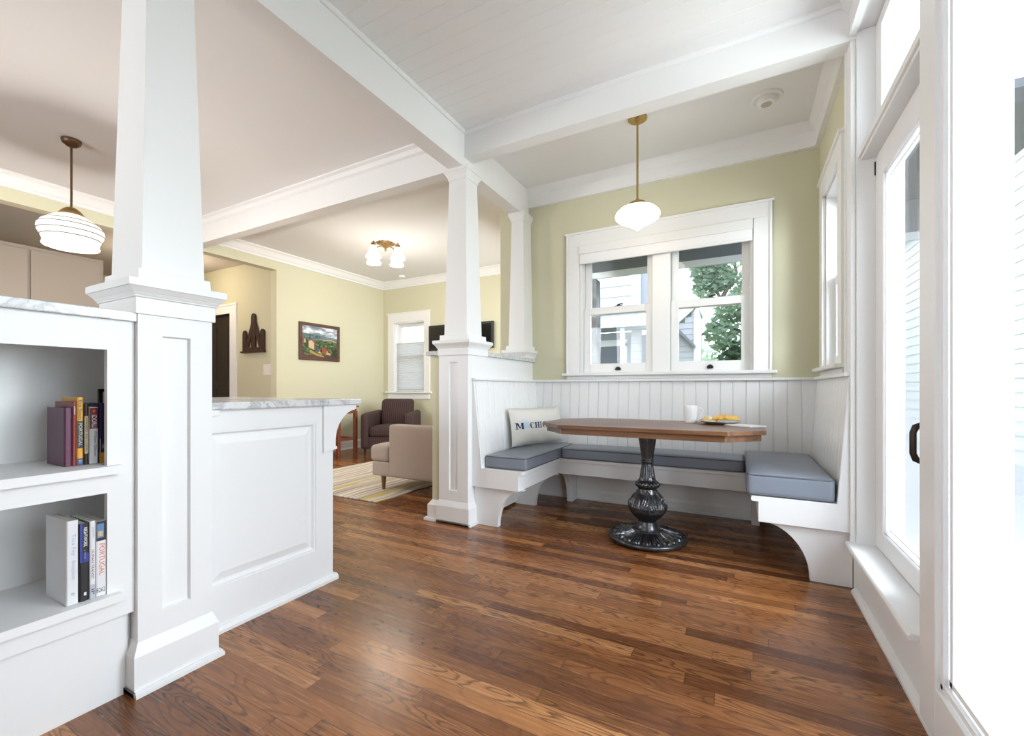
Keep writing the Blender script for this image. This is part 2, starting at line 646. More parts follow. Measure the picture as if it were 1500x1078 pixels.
# --- living room walls
m = MB()
fx0, fx1, fz0, fz1 = -5.456, -4.776, .945, 2.165
m.box(XL - .13, fx0, YF, YF + .15, 0, 3.0)
m.box(fx1, -1.99, YF, YF + .15, 0, 3.0)
m.box(fx0, fx1, YF, YF + .15, 0, fz0)
m.box(fx0, fx1, YF, YF + .15, fz1, 3.0)
struct(m.build('wall_far', OLIVE))
m = MB()
m.box(XL - .13, XL, 3.77, YF - .001, 0, 3.0)
m.box(XL - .13, XL, -2.6, 3.77, 2.655, 3.0)
struct(m.build('wall_left', OLIVE))
m = MB()
m.box(-2.12, -1.99, YW, 4.2, 0, 3.0)
m.box(-2.12, -1.99, 5.5, YF, 0, 3.0)
m.box(-2.12, -1.99, 4.2, 5.5, 0, .8)
m.box(-2.12, -1.99, 4.2, 5.5, 2.4, 3.0)  # unseen opening added to let light into the living room
struct(m.build('wall_living', OLIVE))
m = MB()
m.box(-6.92, XL - .131, 3.82, 3.95, 0, 3.0)
m.box(-9.2, -7.80, 3.82, 3.95, 0, 3.0)
m.box(-7.80, -6.92, 3.82, 3.95, 2.15, 3.0)
struct(m.build('wall_hall', HALLP))
m = MB()
m.box(-9.2, -5.1, -2.7, -2.6, 0, 3.0); m.box(-1.7, .68, -2.7, -2.6, 0, 3.0)
m.box(-5.1, -1.7, -2.7, -2.6, 0, .9); m.box(-5.1, -1.7, -2.7, -2.6, 2.5, 3.0)  # opening invented for the added rear fill
struct(m.build('wall_rear', OLIVE))
sbox('wall_right_rear', OLIVE, XR, .68, -2.6, -1.2, 0, 3.0)
sbox('wall_hall_end', HALLP, -9.3, -9.2, -2.6, 3.95, 0, 3.0)

# --- half wall between nook and living room, stone ledge on top
m = MB().box(-2.09, -1.775, 2.635, YW, 0, 1.25)
struct(m.build('wall_half', OLIVE))
m = MB().box(-1.776, -1.765, 2.80, YW, 1.06, 1.25)
struct(m.build('trim_1', WALLW))
sbox('trim_2', MARBLE, -2.125, -1.735, 2.60, YW, 1.25, 1.281, bevel=.004)

# --- beams
def moulding(m, axis, a, b, base, out, z, size=.045):
    """crown strip under the ceiling, standing off a vertical face at 'base' towards sign 'out'"""
    p = [(base, z), (base + out * size, z), (base + out * size, z - .012), (base + out * size * .55, z - .022),
         (base + out * size * .35, z - size * .9), (base, z - size * 1.1)]
    m.prism(p, axis, a, b)


m = MB().box(-1.925, -1.805, -2.6, YW, 2.64, ZC)
m.box(-1.945, -1.925, -2.6, YW, 2.655, 2.672)
m.box(-1.932, -1.925, -2.6, YW, 2.64, 2.655)
moulding(m, 'y', -2.6, 2.65, -1.925, -1, ZC, .06)
moulding(m, 'y', -2.6, 2.65, -1.805, 1, ZC, .02)
struct(m.build('trim_3', WHITE))
m = MB().box(XL, -1.925, 2.65, 2.755, 2.64, ZC)
m.box(XL, -1.925, 2.755, 2.775, 2.655, 2.672)
moulding(m, 'x', XL, -1.925, 2.65, -1, ZC, .06)
moulding(m, 'x', XL, -1.925, 2.755, 1, ZC, .06)
struct(m.build('trim_4', WHITE))
m = MB().box(-1.805, XR, 2.65, 2.756, 2.71, ZC)
moulding(m, 'x', -1.805, XR, 2.65, -1, ZC, .02)
struct(m.build('trim_5', WHITE))
# nook frieze with cove
def frieze(m, axis, a, b, base, out):
    p = [(base, ZC), (base + out * .07, ZC), (base + out * .06, ZC - .02), (base + out * .028, ZC - .065),
         (base + out * .022, ZC - .155), (base + out * .03, ZC - .160), (base + out * .03, ZC - .173), (base, ZC - .175)]
    m.prism(p, axis, a, b)


m = MB()
frieze(m, 'x', -1.805, XR, YW, -1)
struct(m.build('trim_6', WHITE))
m = MB()
frieze(m, 'y', 2.756, YW, XR, -1)
struct(m.build('trim_7', WHITE))
m = MB()
frieze(m, 'y', -1.2, 2.65, XR, -1)
struct(m.build('trim_8', WHITE))
# living room / kitchen crown
def crown(m, axis, a, b, base, out, z=ZC):
    p = [(base, z), (base + out * .085, z), (base + out * .085, z - .015), (base + out * .06, z - .035),
         (base + out * .03, z - .09), (base + out * .018, z - .10), (base + out * .018, z - .125), (base, z - .13)]
    m.prism(p, axis, a, b)


m = MB()
crown(m, 'y', 2.755, YF, XL, 1)
crown(m, 'y', -2.6, 2.65, XL, 1)
struct(m.build('trim_9', WHITE))
m = MB()
crown(m, 'x', XL, -1.99, YF, -1)
struct(m.build('trim_10', WHITE))

# --- baseboards
def bb(m, axis, a, b, base, out, h=.14, t=.018):
    p = [(base, 0), (base + out * (t + .014), 0), (base + out * (t + .014), .012), (base + out * t, .022), (base + out * t, h - .03), (base + out * t * .4, h), (base, h)]
    m.prism(p, axis, a, b)


m = MB(); bb(m, 'y', 3.77, YF, XL, 1); struct(m.build('baseboard_left', WHITE))
m = MB(); bb(m, 'x', XL, -2.12, YF, -1); struct(m.build('baseboard_far', WHITE))
m = MB(); bb(m, 'x', -1.72, XR, YW, -1, .10, .012); struct(m.build('baseboard_back', WHITE))
m = MB()
m.prism([(XR, 0), (XR - .022, 0), (XR - .022, .012), (XR - .010, .026), (XR, .028)], 'y', -1.2, 2.64)
struct(m.build('baseboard_right', WHITE))
m = MB()
m.box(-2.115, -1.99, 2.605, 2.635, 0, .115)
m.frustum((-2.115, -1.99, 2.605, 2.635), .115, (-2.09, -1.99, 2.633, 2.635), .15)
m.box(-2.135, -1.99, 2.585, 2.635, 0, .018)
m.box(-2.115, -2.09, 2.635, YW, 0, .115)
struct(m.build('baseboard_half', WHITE))

# --- main double window in the window wall
def sash(m, x0, x1, z0, z1, y0, y1, st, bt, tp):
    m.box(x0, x0 + st, y0, y1, z0, z1)
    m.box(x1 - st, x1, y0, y1, z0, z1)
    m.box(x0 + st, x1 - st, y0, y1, z0, z0 + bt)
    m.box(x0 + st, x1 - st, y0, y1, z1 - tp, z1)


win = thing('window_1', '', '', (-.6, YW + .09, 1.135))
del win['label'], win['category']
win['kind'] = 'structure'
m = MB()
t = .022
m.box(-1.412, wx0, YW - t, YW, 1.135, wz1); m.box(wx1, .208, YW - t, YW, 1.135, wz1)
m.box(-1.412, .208, YW - t, YW, wz1, 2.40)
m.box(-1.425, .221, YW - t - .012, YW, 2.392, 2.412)
m.box(-1.412, -1.395, YW - t - .01, YW, 1.135, 2.40); m.box(.191, .208, YW - t - .01, YW, 1.135, 2.40)
m.build('casing', WHITE, win, bevel=.002)
m = MB()
m.box(-1.445, .238, YW - .06, YW + .05, 1.112, 1.137)
m.build('stool', WHITE, win, bevel=.006)
MB().box(-1.41, .206, YW - .018, YW, 1.082, 1.112).build('apron', WHITE, win, bevel=.003)
m = MB()
m.box(wx0, wx0 + .02, YW, YW + .18, wz0, wz1); m.box(wx1 - .02, wx1, YW, YW + .18, wz0, wz1)
m.box(wx0, wx1, YW, YW + .18, wz1 - .02, wz1); m.box(wx0, wx1, YW + .04, YW + .18, wz0, wz0 + .012)
m.box(-.655, -.515, YW + .01, YW + .15, wz0, wz1)
m.build('jamb', WHITE, win, bevel=.002)
for (a, b) in ((-1.268, -.657), (-.513, .064)):
    m = MB(); sash(m, a, b, 1.665, 2.262, YW + .088, YW + .125, .055, .062, .06)
    sh = m.build('upper_sash', WHITE, win, bevel=.003)
    m = MB(); sash(m, a, b, wz0 + .012, 1.728, YW + .045, YW + .084, .06, .075, .062)
    sl = m.build('lower_sash', WHITE, win, bevel=.003)
    MB().box(a + .05, b - .05, YW + .104, YW + .109, 1.72, 2.21).build('pane', GLASS, sh)
    MB().box(a + .05, b - .05, YW + .062, YW + .067, 1.21, 1.67).build('pane', GLASS, sl)
    cx = (a + b) / 2 + .01
    m = MB()
    m.box(cx - .035, cx + .035, YW + .05, YW + .075, 1.728, 1.734)
    m.lathe([(.014, 0), (.014, .012), (.008, .016)], (cx, YW + .062, 1.734), 12)
    m.tube([(cx, YW + .06, 1.745), (cx + .02, YW + .048, 1.746), (cx + .04, YW + .044, 1.742)], .005, 6)
    m.build('sash_lock', BLACKM, sl, smooth=True)['label'] = 'black sash lock'
    m = MB()
    hw = [(cx - .022, 1.160), (cx + .022, 1.160), (cx + .024, 1.176), (cx + .014, 1.186), (cx + .006, 1.192), (cx - .006, 1.192), (cx - .014, 1.186), (cx - .024, 1.176)]
    m.prism(hw, 'y', YW + .028, YW + .046)
    m.build('sash_lift', BLACKM, sl, bevel=.003)['label'] = 'black hooded sash lift'

m = MB()
sd = thing('roller_shade', 'rolled up white roller shade across the top of the double window', 'window shade', (-.6, YW - .01, 2.12))
MB().box(wx0 + .004, wx1 - .004, YW - .045, YW + .035, 2.205, 2.283).build('cassette', WHITE, sd, bevel=.006)
m = MB()
m.box(wx0 + .006, wx1 - .006, YW - .03, YW - .022, 2.135, 2.21)
m.build('fabric', VINYL, sd)
MB().box(wx0 + .006, wx1 - .006, YW - .036, YW - .014, 2.118, 2.14).build('hem_bar', WHITE, sd, bevel=.004)

# --- small window over the right hand bench
win = thing('window_2', '', '', (XR + .09, 3.24, 1.135))
del win['label'], win['category']
win['kind'] = 'structure'
m = MB()
m.box(XR - t, XR, 2.885, ry0, 1.135, rz1); m.box(XR - t, XR, ry1, 3.60, 1.135, rz1)
m.box(XR - t, XR, 2.885, 3.60, rz1, 2.39)
m.box(XR - t - .012, XR, 2.875, 3.61, 2.382, 2.402)
m.build('casing', WHITE, win, bevel=.002)
MB().box(XR - .06, XR + .05, 2.86, 3.63, 1.112, 1.137).build('stool', WHITE, win, bevel=.006)
MB().box(XR - .018, XR, 2.885, 3.60, 1.082, 1.112).build('apron', WHITE, win, bevel=.003)
m = MB()
m.box(XR, .68, ry0, ry0 + .02, rz0, rz1); m.box(XR, .68, ry1 - .02, ry1, rz0, rz1)
m.box(XR, .68, ry0, ry1, rz1 - .02, rz1); m.box(XR + .04, .68, ry0, ry1, rz0, rz0 + .012)
m.build('jamb', WHITE, win, bevel=.002)
for nm, z0, z1, x0 in (('upper_sash', 1.665, 2.25, .588), ('lower_sash', 1.147, 1.728, .545)):
    m = MB()
    y0_, y1_ = ry0 + .02, ry1 - .02
    m.box(x0, x0 + .037, y0_, y0_ + .05, z0, z1); m.box(x0, x0 + .037, y1_ - .05, y1_, z0, z1)
    m.box(x0, x0 + .037, y0_ + .05, y1_ - .05, z0, z0 + .065); m.box(x0, x0 + .037, y0_ + .05, y1_ - .05, z1 - .06, z1)
    so = m.build(nm, WHITE, win, bevel=.003)
    MB().box(x0 + .016, x0 + .021, y0_ + .045, y1_ - .045, z0 + .06, z1 - .055).build('pane', GLASS, so)

# --- recessed glazed sidelight with deep sill, and transom over it
win = thing('window_3', '', '', (XR + .08, 2.25, .225))
del win['label'], win['category']
win['kind'] = 'structure'
m = MB()
m.box(.478, XR, 2.655, 2.671, .24, 2.73); m.box(.478, XR, 2.671, 2.75, 1.081, 2.73)
m.box(.488, XR, 2.75, 2.765, 1.081, 2.73)
m.box(.470, XR, 2.735, 2.75, 1.081, 2.73)
m.build('casing', WHITE, win, bevel=.003)
m = MB()
m.prism([(.455, .222), (.455, .238), (.462, .246), (.60, .246), (.60, .222)], 'y', 1.745, 2.66)
m.build('sill', WHITE, win, bevel=.003)
m = MB()
m.box(.50, .68, 2.64, 2.652, .24, 2.74)
m.box(.515, .64, 1.785, 2.64, 2.105, 2.165)
m.box(.505, .525, 1.785, 2.64, 2.12, 2.15)
m.build('jamb', WHITE, win, bevel=.002)
m = MB()
sx0, sx1 = .572, .625
m.box(sx0, sx1, 2.525, 2.64, .25, 2.105); m.box(sx0, sx1, 1.786, 2.04, .25, 2.105)
m.box(sx0, sx1, 2.04, 2.525, .25, .335); m.box(sx0, sx1, 2.04, 2.525, 1.985, 2.105)
for q in range(2):
    e = .012 + q * .016
    xx0 = .580 + q * .014
    m.box(xx0, xx0 + .012, 2.525 - e, 2.525 - e + .008, .335, 1.985)
    m.box(xx0, xx0 + .012, 2.04, 2.525, .335 + e - .008, .335 + e)
    m.box(xx0, xx0 + .012, 2.04, 2.525, 1.985 - e, 1.985 - e + .008)
so = m.build('glazed_sash', VINYL, win, bevel=.002)
MB().box(  .602, .608, 2.03, 2.53, .33, 1.99).build('pane', GLASS, so)
MB().tube([(.570, 2.637, 2.02), (.570, 2.637, 2.085)], .003, 8).build('hinge', BRONZE, so, smooth=True)['label'] = 'small dark hinge'
m = MB()
yh = 1.98
hp = [(.574, .868), (.552, .874), (.538, .866), (.531, .846), (.531, .774), (.538, .754), (.552, .746), (.574, .752)]
m.tube([(x, yh, z) for x, z in hp], [.010, .010, .011, .010, .010, .011, .010, .010], 8)
m.lathe([(.016, .568), (.018, .573)], (0, yh, .868), 10, axis='x')
m.lathe([(.016, .568), (.018, .573)], (0, yh, .752), 10, axis='x')
m.build('pull_handle', BRONZE, so, smooth=True)['label'] = 'dark bronze pull handle'
m = MB()
m.box(sx0, sx1, 2.55, 2.64, 2.165, 2.735); m.box(sx0, sx1, 1.786, 1.88, 2.165, 2.735)
m.box(sx0, sx1, 1.88, 2.55, 2.165, 2.22); m.box(sx0, sx1, 1.88, 2.55, 2.68, 2.735)
so = m.build('transom_sash', VINYL, win, bevel=.003)
MB().box(.602, .608, 1.875, 2.555, 2.215, 2.685).build('pane', GLASS, so)

# --- glazed patio door nearest the camera
door = thing('door_1', '', '', (XR, 1.0, 0))
del door['label'], door['category']
door['kind'] = 'structure'
m = MB()
m.box(.476, .53, 1.605, 1.722, .02, 2.40); m.box(.476, .53, .22, .34, .02, 2.40)
m.box(.476, .53, .34, 1.605, .02, .17); m.box(.476, .53, .34, 1.605, 2.27, 2.40)
m.build('leaf_frame', WHITE, door, bevel=.003)
m = MB()
for q in range(2):
    e = .022 + q * .022
    x0 = .486 + q * .012
    m.box(x0, x0 + .014, 1.605 - e, 1.605 - e + .018, .17, 2.27)
    m.box(x0, x0 + .014, .34, 1.605, .17 + e - .018, .17 + e)
    m.box(x0, x0 + .014, .34, 1.605, 2.27 - e, 2.27 - e + .018)
m.build('glazing_bead', VINYL, door, bevel=.002)
MB().box(.505, .511, .33, 1.61, .16, 2.28).build('pane', GLASS, door)
m = MB()
m.box(.50, .68, .20, 1.80, 2.40, 2.74)
m.build('head', WHITE, door)

# --- hall door and casing
door = thing('door_2', '', '', (-7.36, 3.88, 0))
del door['label'], door['category']
door['kind'] = 'structure'
MB().box(-7.80, -6.92, 3.87, 3.91, 0, 2.15).build('leaf', DOORW, door)
m = MB()
for (x0, x1, z0, z1) in ((-7.66, -7.40, .25, 1.0), (-7.32, -7.06, .25, 1.0), (-7.66, -7.40, 1.12, 1.98), (-7.32, -7.06, 1.12, 1.98)):
    m.box(x0, x1, 3.862, 3.872, z0, z1)
m.build('raised_panel', DOORW, door, bevel=.004)
m = MB()
m.box(-6.92, -6.75, 3.80, 3.87, 0, 2.15); m.box(-7.97, -7.80, 3.80, 3.87, 0, 2.15)
m.box(-7.97, -6.75, 3.80, 3.87, 2.15, 2.285); m.box(-7.985, -6.735, 3.79, 3.82, 2.27, 2.30)
m.build('casing', WHITE, door, bevel=.003)

# --- living room window
win = thing('window_4', '', '', (-5.1, YF + .07, .945))
del win['label'], win['category']
win['kind'] = 'structure'
m = MB()
m.box(-5.60, fx0, YF - .02, YF, fz0, fz1); m.box(fx1, -4.655, YF - .02, YF, fz0, fz1)
m.box(-5.60, -4.655, YF - .02, YF, fz1, 2.325); m.box(-5.615, -4.64, YF - .032, YF, 2.315, 2.335)
m.build('casing', WHITE, win, bevel=.002)
MB().box(-5.64, -4.615, YF - .055, YF + .04, .915, .945).build('stool', WHITE, win, bevel=.006)
MB().box(-5.60, -4.655, YF - .02, YF, .82, .915).build('apron', WHITE, win, bevel=.004)
m = MB()
m.box(fx0, fx0 + .02, YF, YF + .15, fz0, fz1); m.box(fx1 - .02, fx1, YF, YF + .15, fz0, fz1); m.box(fx0, fx1, YF, YF + .15, fz1 - .02, fz1)
m.box(fx0, fx1, YF + .04, YF + .15, fz0, fz0 + .012)
m.build('jamb', WHITE, win)
for nm, z0, z1, y0 in (('upper_sash', 1.55, 2.145, YF + .10), ('lower_sash', .957, 1.60, YF + .065)):
    m = MB(); sash(m, fx0 + .02, fx1 - .02, z0, z1, y0, y0 + .03, .05, .06, .055)
    so = m.build(nm, WHITE, win, bevel=.003)
    MB().box(fx0 + .06, fx1 - .06, y0 + .012, y0 + .017, z0 + .05, z1 - .05).build('pane', GLASS, so)
cs = thing('cellular_shade', 'white cellular shade drawn up over the lower part of the living room window', 'window shade', (-5.11, YF + .03, .95))
m = MB()
pts = []
z = .965
while z < 1.79:
    pts += [(YF + .030, z), (YF + .040, z + .010)]
    z += .02
back = [(y_ + .006, z_) for y_, z_ in reversed(pts)]
m.prism(pts + back, 'x', fx0 + .024, fx1 - .024)
m.build('pleated_fabric', SHADE, cs)
MB().box(fx0 + .022, fx1 - .022, YF + .022, YF + .05, 1.79, 1.812).build('top_rail', WHITE, cs, bevel=.003)
MB().box(fx0 + .022, fx1 - .022, YF + .022, YF + .05, .947, .967).build('bottom_rail', WHITE, cs, bevel=.003)
for x in (fx0 + .1, fx1 - .1):
    MB().tube([(x, YF + .036, 1.81), (x, YF + .036, 2.145)], .0012, 5).build('lift_cord', WHITE, cs)

# ================================================================== tapered columns
def sq(cx, cy, h):
    return (cx - h, cx + h, cy - h, cy + h)


def framed(m, axis, face, rect, hole, depth):
    """a flat face (plane axis=face) with one recessed rectangle, no joints; normal side is +axis for 'x', -axis for 'y'"""
    d = -depth if axis == 'x' else depth
    def P(u, v, off=0.0):
        return m.bm.verts.new((face + off, u, v) if axis == 'x' else (u, face + off, v))
    u0, u1, v0, v1 = rect
    a0, a1, b0, b1 = hole
    o = [P(u0, v0), P(u1, v0), P(u1, v1), P(u0, v1)]
    e = .004
    i1 = [P(a0, b0), P(a1, b0), P(a1, b1), P(a0, b1)]
    i2 = [P(a0 + e, b0 + e, d), P(a1 - e, b0 + e, d), P(a1 - e, b1 - e, d), P(a0 + e, b1 - e, d)]
    for A_, B_ in ((o, i1), (i1, i2)):
        for i in range(4):
            j = (i + 1) % 4
            m.bm.faces.new([A_[i], A_[j], B_[j], B_[i]])
    m.bm.faces.new(i2)


def column(cx, cy, label, ped, z0=0.0, k_=1.0, ymax=None, top=2.64, bz=1.245, dy=0.0):
    root = thing('tapered_column', label, 'column', (cx, cy, z0))
    def S(h):
        r = (cx - h * k_, cx + h * k_, cy - (h - dy) * k_, cy + (h - dy) * k_)
        return r if ymax is None else (r[0], r[1], r[2], ymax)
    def bx(m, h, a, b):
        m.box(*S(h), a, b)
    if ped:
        m = MB()
        h, hy = .13, .13 - dy
        z_a, z_b = .10, bz
        if ped == 'x':     # recessed panel on the face towards the window side
            y0, y1 = cy - hy, cy + hy
            X1 = cx + h
            framed(m, 'x', X1, (y0, y1, z_a, z_b), (cy - .044, cy + .041, .245, 1.178), .014)
            q = [(X1, y0), (X1 - .05, y0), (X1 - .05, .81), (cx - h, .81), (cx - h, y1), (X1, y1)]
            for (p0, p1) in zip(q, q[1:]):
                m.face([(p0[0], p0[1], z_a), (p1[0], p1[1], z_a), (p1[0], p1[1], z_b), (p0[0], p0[1], z_b)])
        else:
            x0, x1 = cx - h, cx + h
            framed(m, 'y', cy - h, (x0, x1, z_a, z_b), (cx - .037, cx + .036, .245, 1.195), .014)
            q = [(x1, cy - h), (x1, cy + h), (x0, cy + h), (x0, cy - h)]
            for (p0, p1) in zip(q, q[1:]):
                m.face([(p0[0], p0[1], z_a), (p1[0], p1[1], z_a), (p1[0], p1[1], z_b), (p0[0], p0[1], z_b)])
        bmesh.ops.remove_doubles(m.bm, verts=m.bm.verts[:], dist=1e-5)
        m.build('pedestal', WALLW, root)
        m = MB()
        bx(m, .146, 0, .128)
        m.frustum(S(.146), .128, S(.131), .168)
        m.box(cx - .146, cx + .160, cy - .146 + dy, cy + .160 - dy, 0, .014)
        m.box(cx - .146, cx + .156, cy - .146 + dy, cy + .156 - dy, .014, .022)
        m.build('plinth', WALLW, root, bevel=.001)
    m = MB()
    bx(m, .138, max(bz, z0), bz + .054)
    m.frustum(S(.142), bz + .054, S(.144), bz + .060)
    m.frustum(S(.144), bz + .060, S(.150), bz + .070)
    m.frustum(S(.150), bz + .070, S(.163), bz + .086)
    bx(m, .166, bz + .086, bz + .111)
    m.frustum(S(.128), bz + .111, S(.126), bz + .152)
    m.build('base_moulding', WHITE, root, bevel=.0015)
    m = MB()
    m.frustum(S(.102 + dy * .6), bz + .150, S(.076 + dy * .6), top - .07)
    m.build('shaft', WHITE, root, bevel=.001)
    m = MB()
    bx(m, .082, top - .078, top - .066)
    m.frustum(S(.080), top - .066, S(.092), top - .045)
    m.frustum(S(.092), top - .045, S(.104), top - .025)
    bx(m, .108, top - .025, top)
    m.build('capital', WHITE, root, bevel=.001)
    return root


column(-1.87, .782, 'white tapered square column beside the bookcase, on a panelled pedestal', 'x', dy=.018)
column(-1.87, 2.73, 'white tapered square column at the end of the half wall, pedestal reaching the floor', 'y')
column(-1.845, 3.645, 'short white tapered column standing on the stone ledge against the window wall', None, 1.281, .8, 3.75)

# ================================================================== built-in bookcase
bc = thing('built_in_bookcase', 'white built-in bookcase with open niches and a grey stone top', 'bookcase', (-1.93, .2, 0))
fy = .669
m = MB()
F0, F1 = -1.782, -1.76
n_l = .10
m.box(F0, F1, .60, fy, .268, 1.218)                # stile beside the pedestal
m.box(F0, F1, -.5, n_l, .268, 1.218)
m.box(F0, F1, n_l, .60, 1.122, 1.218)
m.box(F0, F1, n_l, .60, .671, .735)
m.box(F0, F1, n_l, .60, .268, .330)
m.build('face_frame', WALLW, bc)
m = MB()
m.box(-2.11, -2.09, -.5, .805, .02, 1.218)           # back
m.box(-2.09, F0, -.5, .665, 1.19, 1.218)
m.box(-2.09, -1.80, .665, .805, 1.19, 1.218)
m.box(-2.09, F0, .08, .10, .30, 1.19)
m.box(-2.09, -1.80, .79, .805, .02, 1.19)
m.box(-2.09, -1.7835, -.5, .66, .02, .330)
m.box(-2.09, -1.80, .66, .79, .02, .330)
m.build('carcass', WALLW, bc)
for z in (.757, .352):
    m = MB()
    m.box(-2.09, -1.80, .10, .79, z - .022, z)
    m.box(-1.80, F1, .10, .60, z - .022, z)
    m.box(F1, -1.732, .02, .628, z - .026, z)
    m.build('shelf', WALLW, bc)
MB().box(-2.125, -1.745, -.5, .690, 1.218, 1.249).build('stone_top', MARBLE, bc, bevel=.003)
MB().box(-1.80, -1.7825, -.5, .648, 0, .268).build('base_panel', WALLW, bc)


# --- lettering ------------------------------------------------------
def text_bm(body, bold=False, spacing=1.0):
    cu = bpy.data.curves.new('t', 'FONT')
    cu.body = body
    cu.space_character = spacing
    cu.resolution_u = 3
    if bold:
        cu.offset = .012
    o = bpy.data.objects.new('t', cu)
    col.objects.link(o)
    dg = bpy.context.evaluated_depsgraph_get()
    me = bpy.data.meshes.new_from_object(o.evaluated_get(dg))
    bpy.data.objects.remove(o)
    bpy.data.curves.remove(cu)
    t = bmesh.new()
    t.from_mesh(me)
    bpy.data.meshes.remove(me)
    return t


def lettering(body, origin, right, up, length, height, m_, parent, name='lettering', bold=False):
    """flat print: text fitted into length x height, starting at origin (lower left)"""
    t = text_bm(body, bold)
    xs = [v.co.x for v in t.verts]; ys = [v.co.y for v in t.verts]
    x0, x1, y0, y1 = min(xs), max(xs), min(ys), max(ys)
    R_, U_, O_ = Vector(right), Vector(up), Vector(origin)
    mb = MB()
    mp = {}
    for v in t.verts:
        mp[v] = mb.bm.verts.new(O_ + R_ * ((v.co.x - x0) / (x1 - x0) * length) + U_ * ((v.co.y - y0) / (y1 - y0) * height))
    for f in t.faces:
        try:
            mb.bm.faces.new([mp[v] for v in f.verts])
        except ValueError:
            pass
    t.free()
    return mb.build(name, m_, parent)


PAGES = mat('book_pages', (.62, .58, .50), .9)
def cm(n, c, r=.45):
    return MATS.get(n) or mat(n, c, r)


def book(label, xs, depth, y0, y1, z0, z1, cover, bands=(), texts=(), lean=0.0):
    """standing book, spine towards +x"""
    root = thing('book', label, 'book', (xs - depth / 2, (y0 + y1) / 2, z0), group='books in the bookcase')
    t_ = .0018
    m = MB()
    prof = [(xs - depth, y0), (xs - .004, y0), (xs - .0012, y0 + .0015), (xs, y0 + .004), (xs, y1 - .004), (xs - .0012, y1 - .0015), (xs - .004, y1), (xs - depth, y1),
            (xs - depth, y1 - t_), (xs - .006, y1 - t_), (xs - .006, y0 + t_), (xs - depth, y0 + t_)]
    m.prism(prof, 'z', z0, z1)
    m.build('cover', cover, root)
    MB().box(xs - depth + .004, xs - .006, y0 + t_, y1 - t_, z0 + .003, z1 - .003).build('pages', PAGES, root)
    for bi, (a, b, ya, yb, mm) in enumerate(bands):      # printed colour fields on the spine, fractions of height and thickness
        m = MB()
        H, W2 = z1 - z0, y1 - y0
        m.box(xs - .001, xs + .0003 + .00015 * bi, y0 + W2 * ya + .0012, y0 + W2 * yb - .0012, z0 + H * a, z0 + H * b)
        m.build('spine_print', mm, root)
    for (body, a, b, ya, yb, mm, bold) in texts:   # a = top fraction, b = bottom fraction
        H, W2 = z1 - z0, y1 - y0
        lettering(body, (xs + .0008, y0 + W2 * ya, z0 + H * a), (0, 0, -1), (0, 1, 0), H * (a - b), W2 * (yb - ya), mm, root, 'title', bold)
    return root


XU = -1.84
su = XU / -1.80
def yu(v): return v * su
zu = .758
c_yel = cm('yellow_book_cloth', (.72, .36, .03)); c_nav = cm('navy_book_cloth', (.012, .022, .05)); c_blu = cm('blue_book_cloth', (.02, .07, .2))
c_mag = cm('dark_magenta_cover', (.10, .018, .055)); c_pnk = cm('dusty_red_cover', (.26, .045, .055)); c_cream = cm('cream_cover', (.52, .43, .24))
c_brn = cm('dark_brown_cover', (.035, .014, .010)); c_red = cm('dark_red_cover', (.17, .018, .025)); c_wht = cm('white_cover', (.72, .72, .74))
c_pur = cm('violet_navy_cover', (.022, .014, .10)); c_blk = cm('black_cover', (.010, .010, .012)); c_roy = cm('royal_blue_cover', (.03, .045, .28))
c_gry = cm('light_grey_cover', (.45, .45, .50)); c_org = cm('orange_red_print', (.72, .12, .03)); c_sky = cm('pale_blue_cover', (.10, .22, .42))
c_pale = cm('faint_blue_print', (.36, .45, .60)); c_gln = cm('dark_green_print', (.05, .06, .05)); c_lil = cm('grey_print', (.18, .18, .20))
book('dark magenta book beside the dusty red book', XU, .14, yu(.514), yu(.5315), zu, .940, c_mag,
     [(.30, .33, .4, .6, c_pnk)])
book('dusty red book between the magenta one and the yellow guide', XU, .14, yu(.532), yu(.5415), zu, .958, c_pnk,
     [(.80, .93, .25, .75, c_gry)])
book('yellow and navy travel guidebook, tallest on the upper shelf', XU, .12, yu(.542), yu(.5572), zu, .972, c_yel,
     [(.25, .65, 0, 1, c_nav), (.0, .10, 0, 1, c_blu)],
     [('Rick Steves', .96, .67, .2, .8, c_nav, False), ('PORTUGAL', .62, .28, .25, .78, c_cream, True), ('2011', .08, .03, .3, .7, c_wht, False)])
book('thin cream and brown book right of the yellow guide', XU, .12, yu(.5582), yu(.5692), zu, .950, c_brn,
     [(.18, .80, 0, 1, c_cream)],
     [('WINNERS', .78, .54, .3, .75, c_brn, True), ('AND', .51, .42, .3, .7, c_brn, True), ('LOSERS', .40, .22, .3, .7, c_brn, False)])
book('book with dark red head over a white spine, upper shelf', XU, .12, yu(.5705), yu(.5925), zu, .940, c_wht,
     [(.62, .985, 0, 1, c_red), (.90, .955, .3, .7, c_org)],
     [('IDORU', .86, .64, .25, .8, c_wht, True), ('William Gibson', .58, .14, .5, .8, c_gln, False), ('a novel of the near future', .57, .2, .14, .26, c_gry, False)])
book('violet navy book with a yellow foot at the shelf end', XU, .13, yu(.5935), yu(.612), zu, .952, c_pur,
     [(0, .17, 0, 1, c_yel), (.24, .31, .3, 1, c_sky), (.18, .24, .4, 1, c_brn), (.17, .4, .05, .28, c_cream)])
fr_ = thing('photo_frame', 'small black photo frame standing behind the books in the upper niche', 'picture frame', (-2.0, .71, zu))
m = MB()
y0, y1, z0, z1 = .655, .775, zu, .998
for b_ in ((y0, y0 + .010, z0, z1), (y1 - .010, y1, z0, z1), (y0, y1, z1 - .010, z1), (y0, y1, z0, z0 + .010)):
    m.box(-2.0, -1.985, *b_)
m.build('frame', BLACKM, fr_, bevel=.0015)
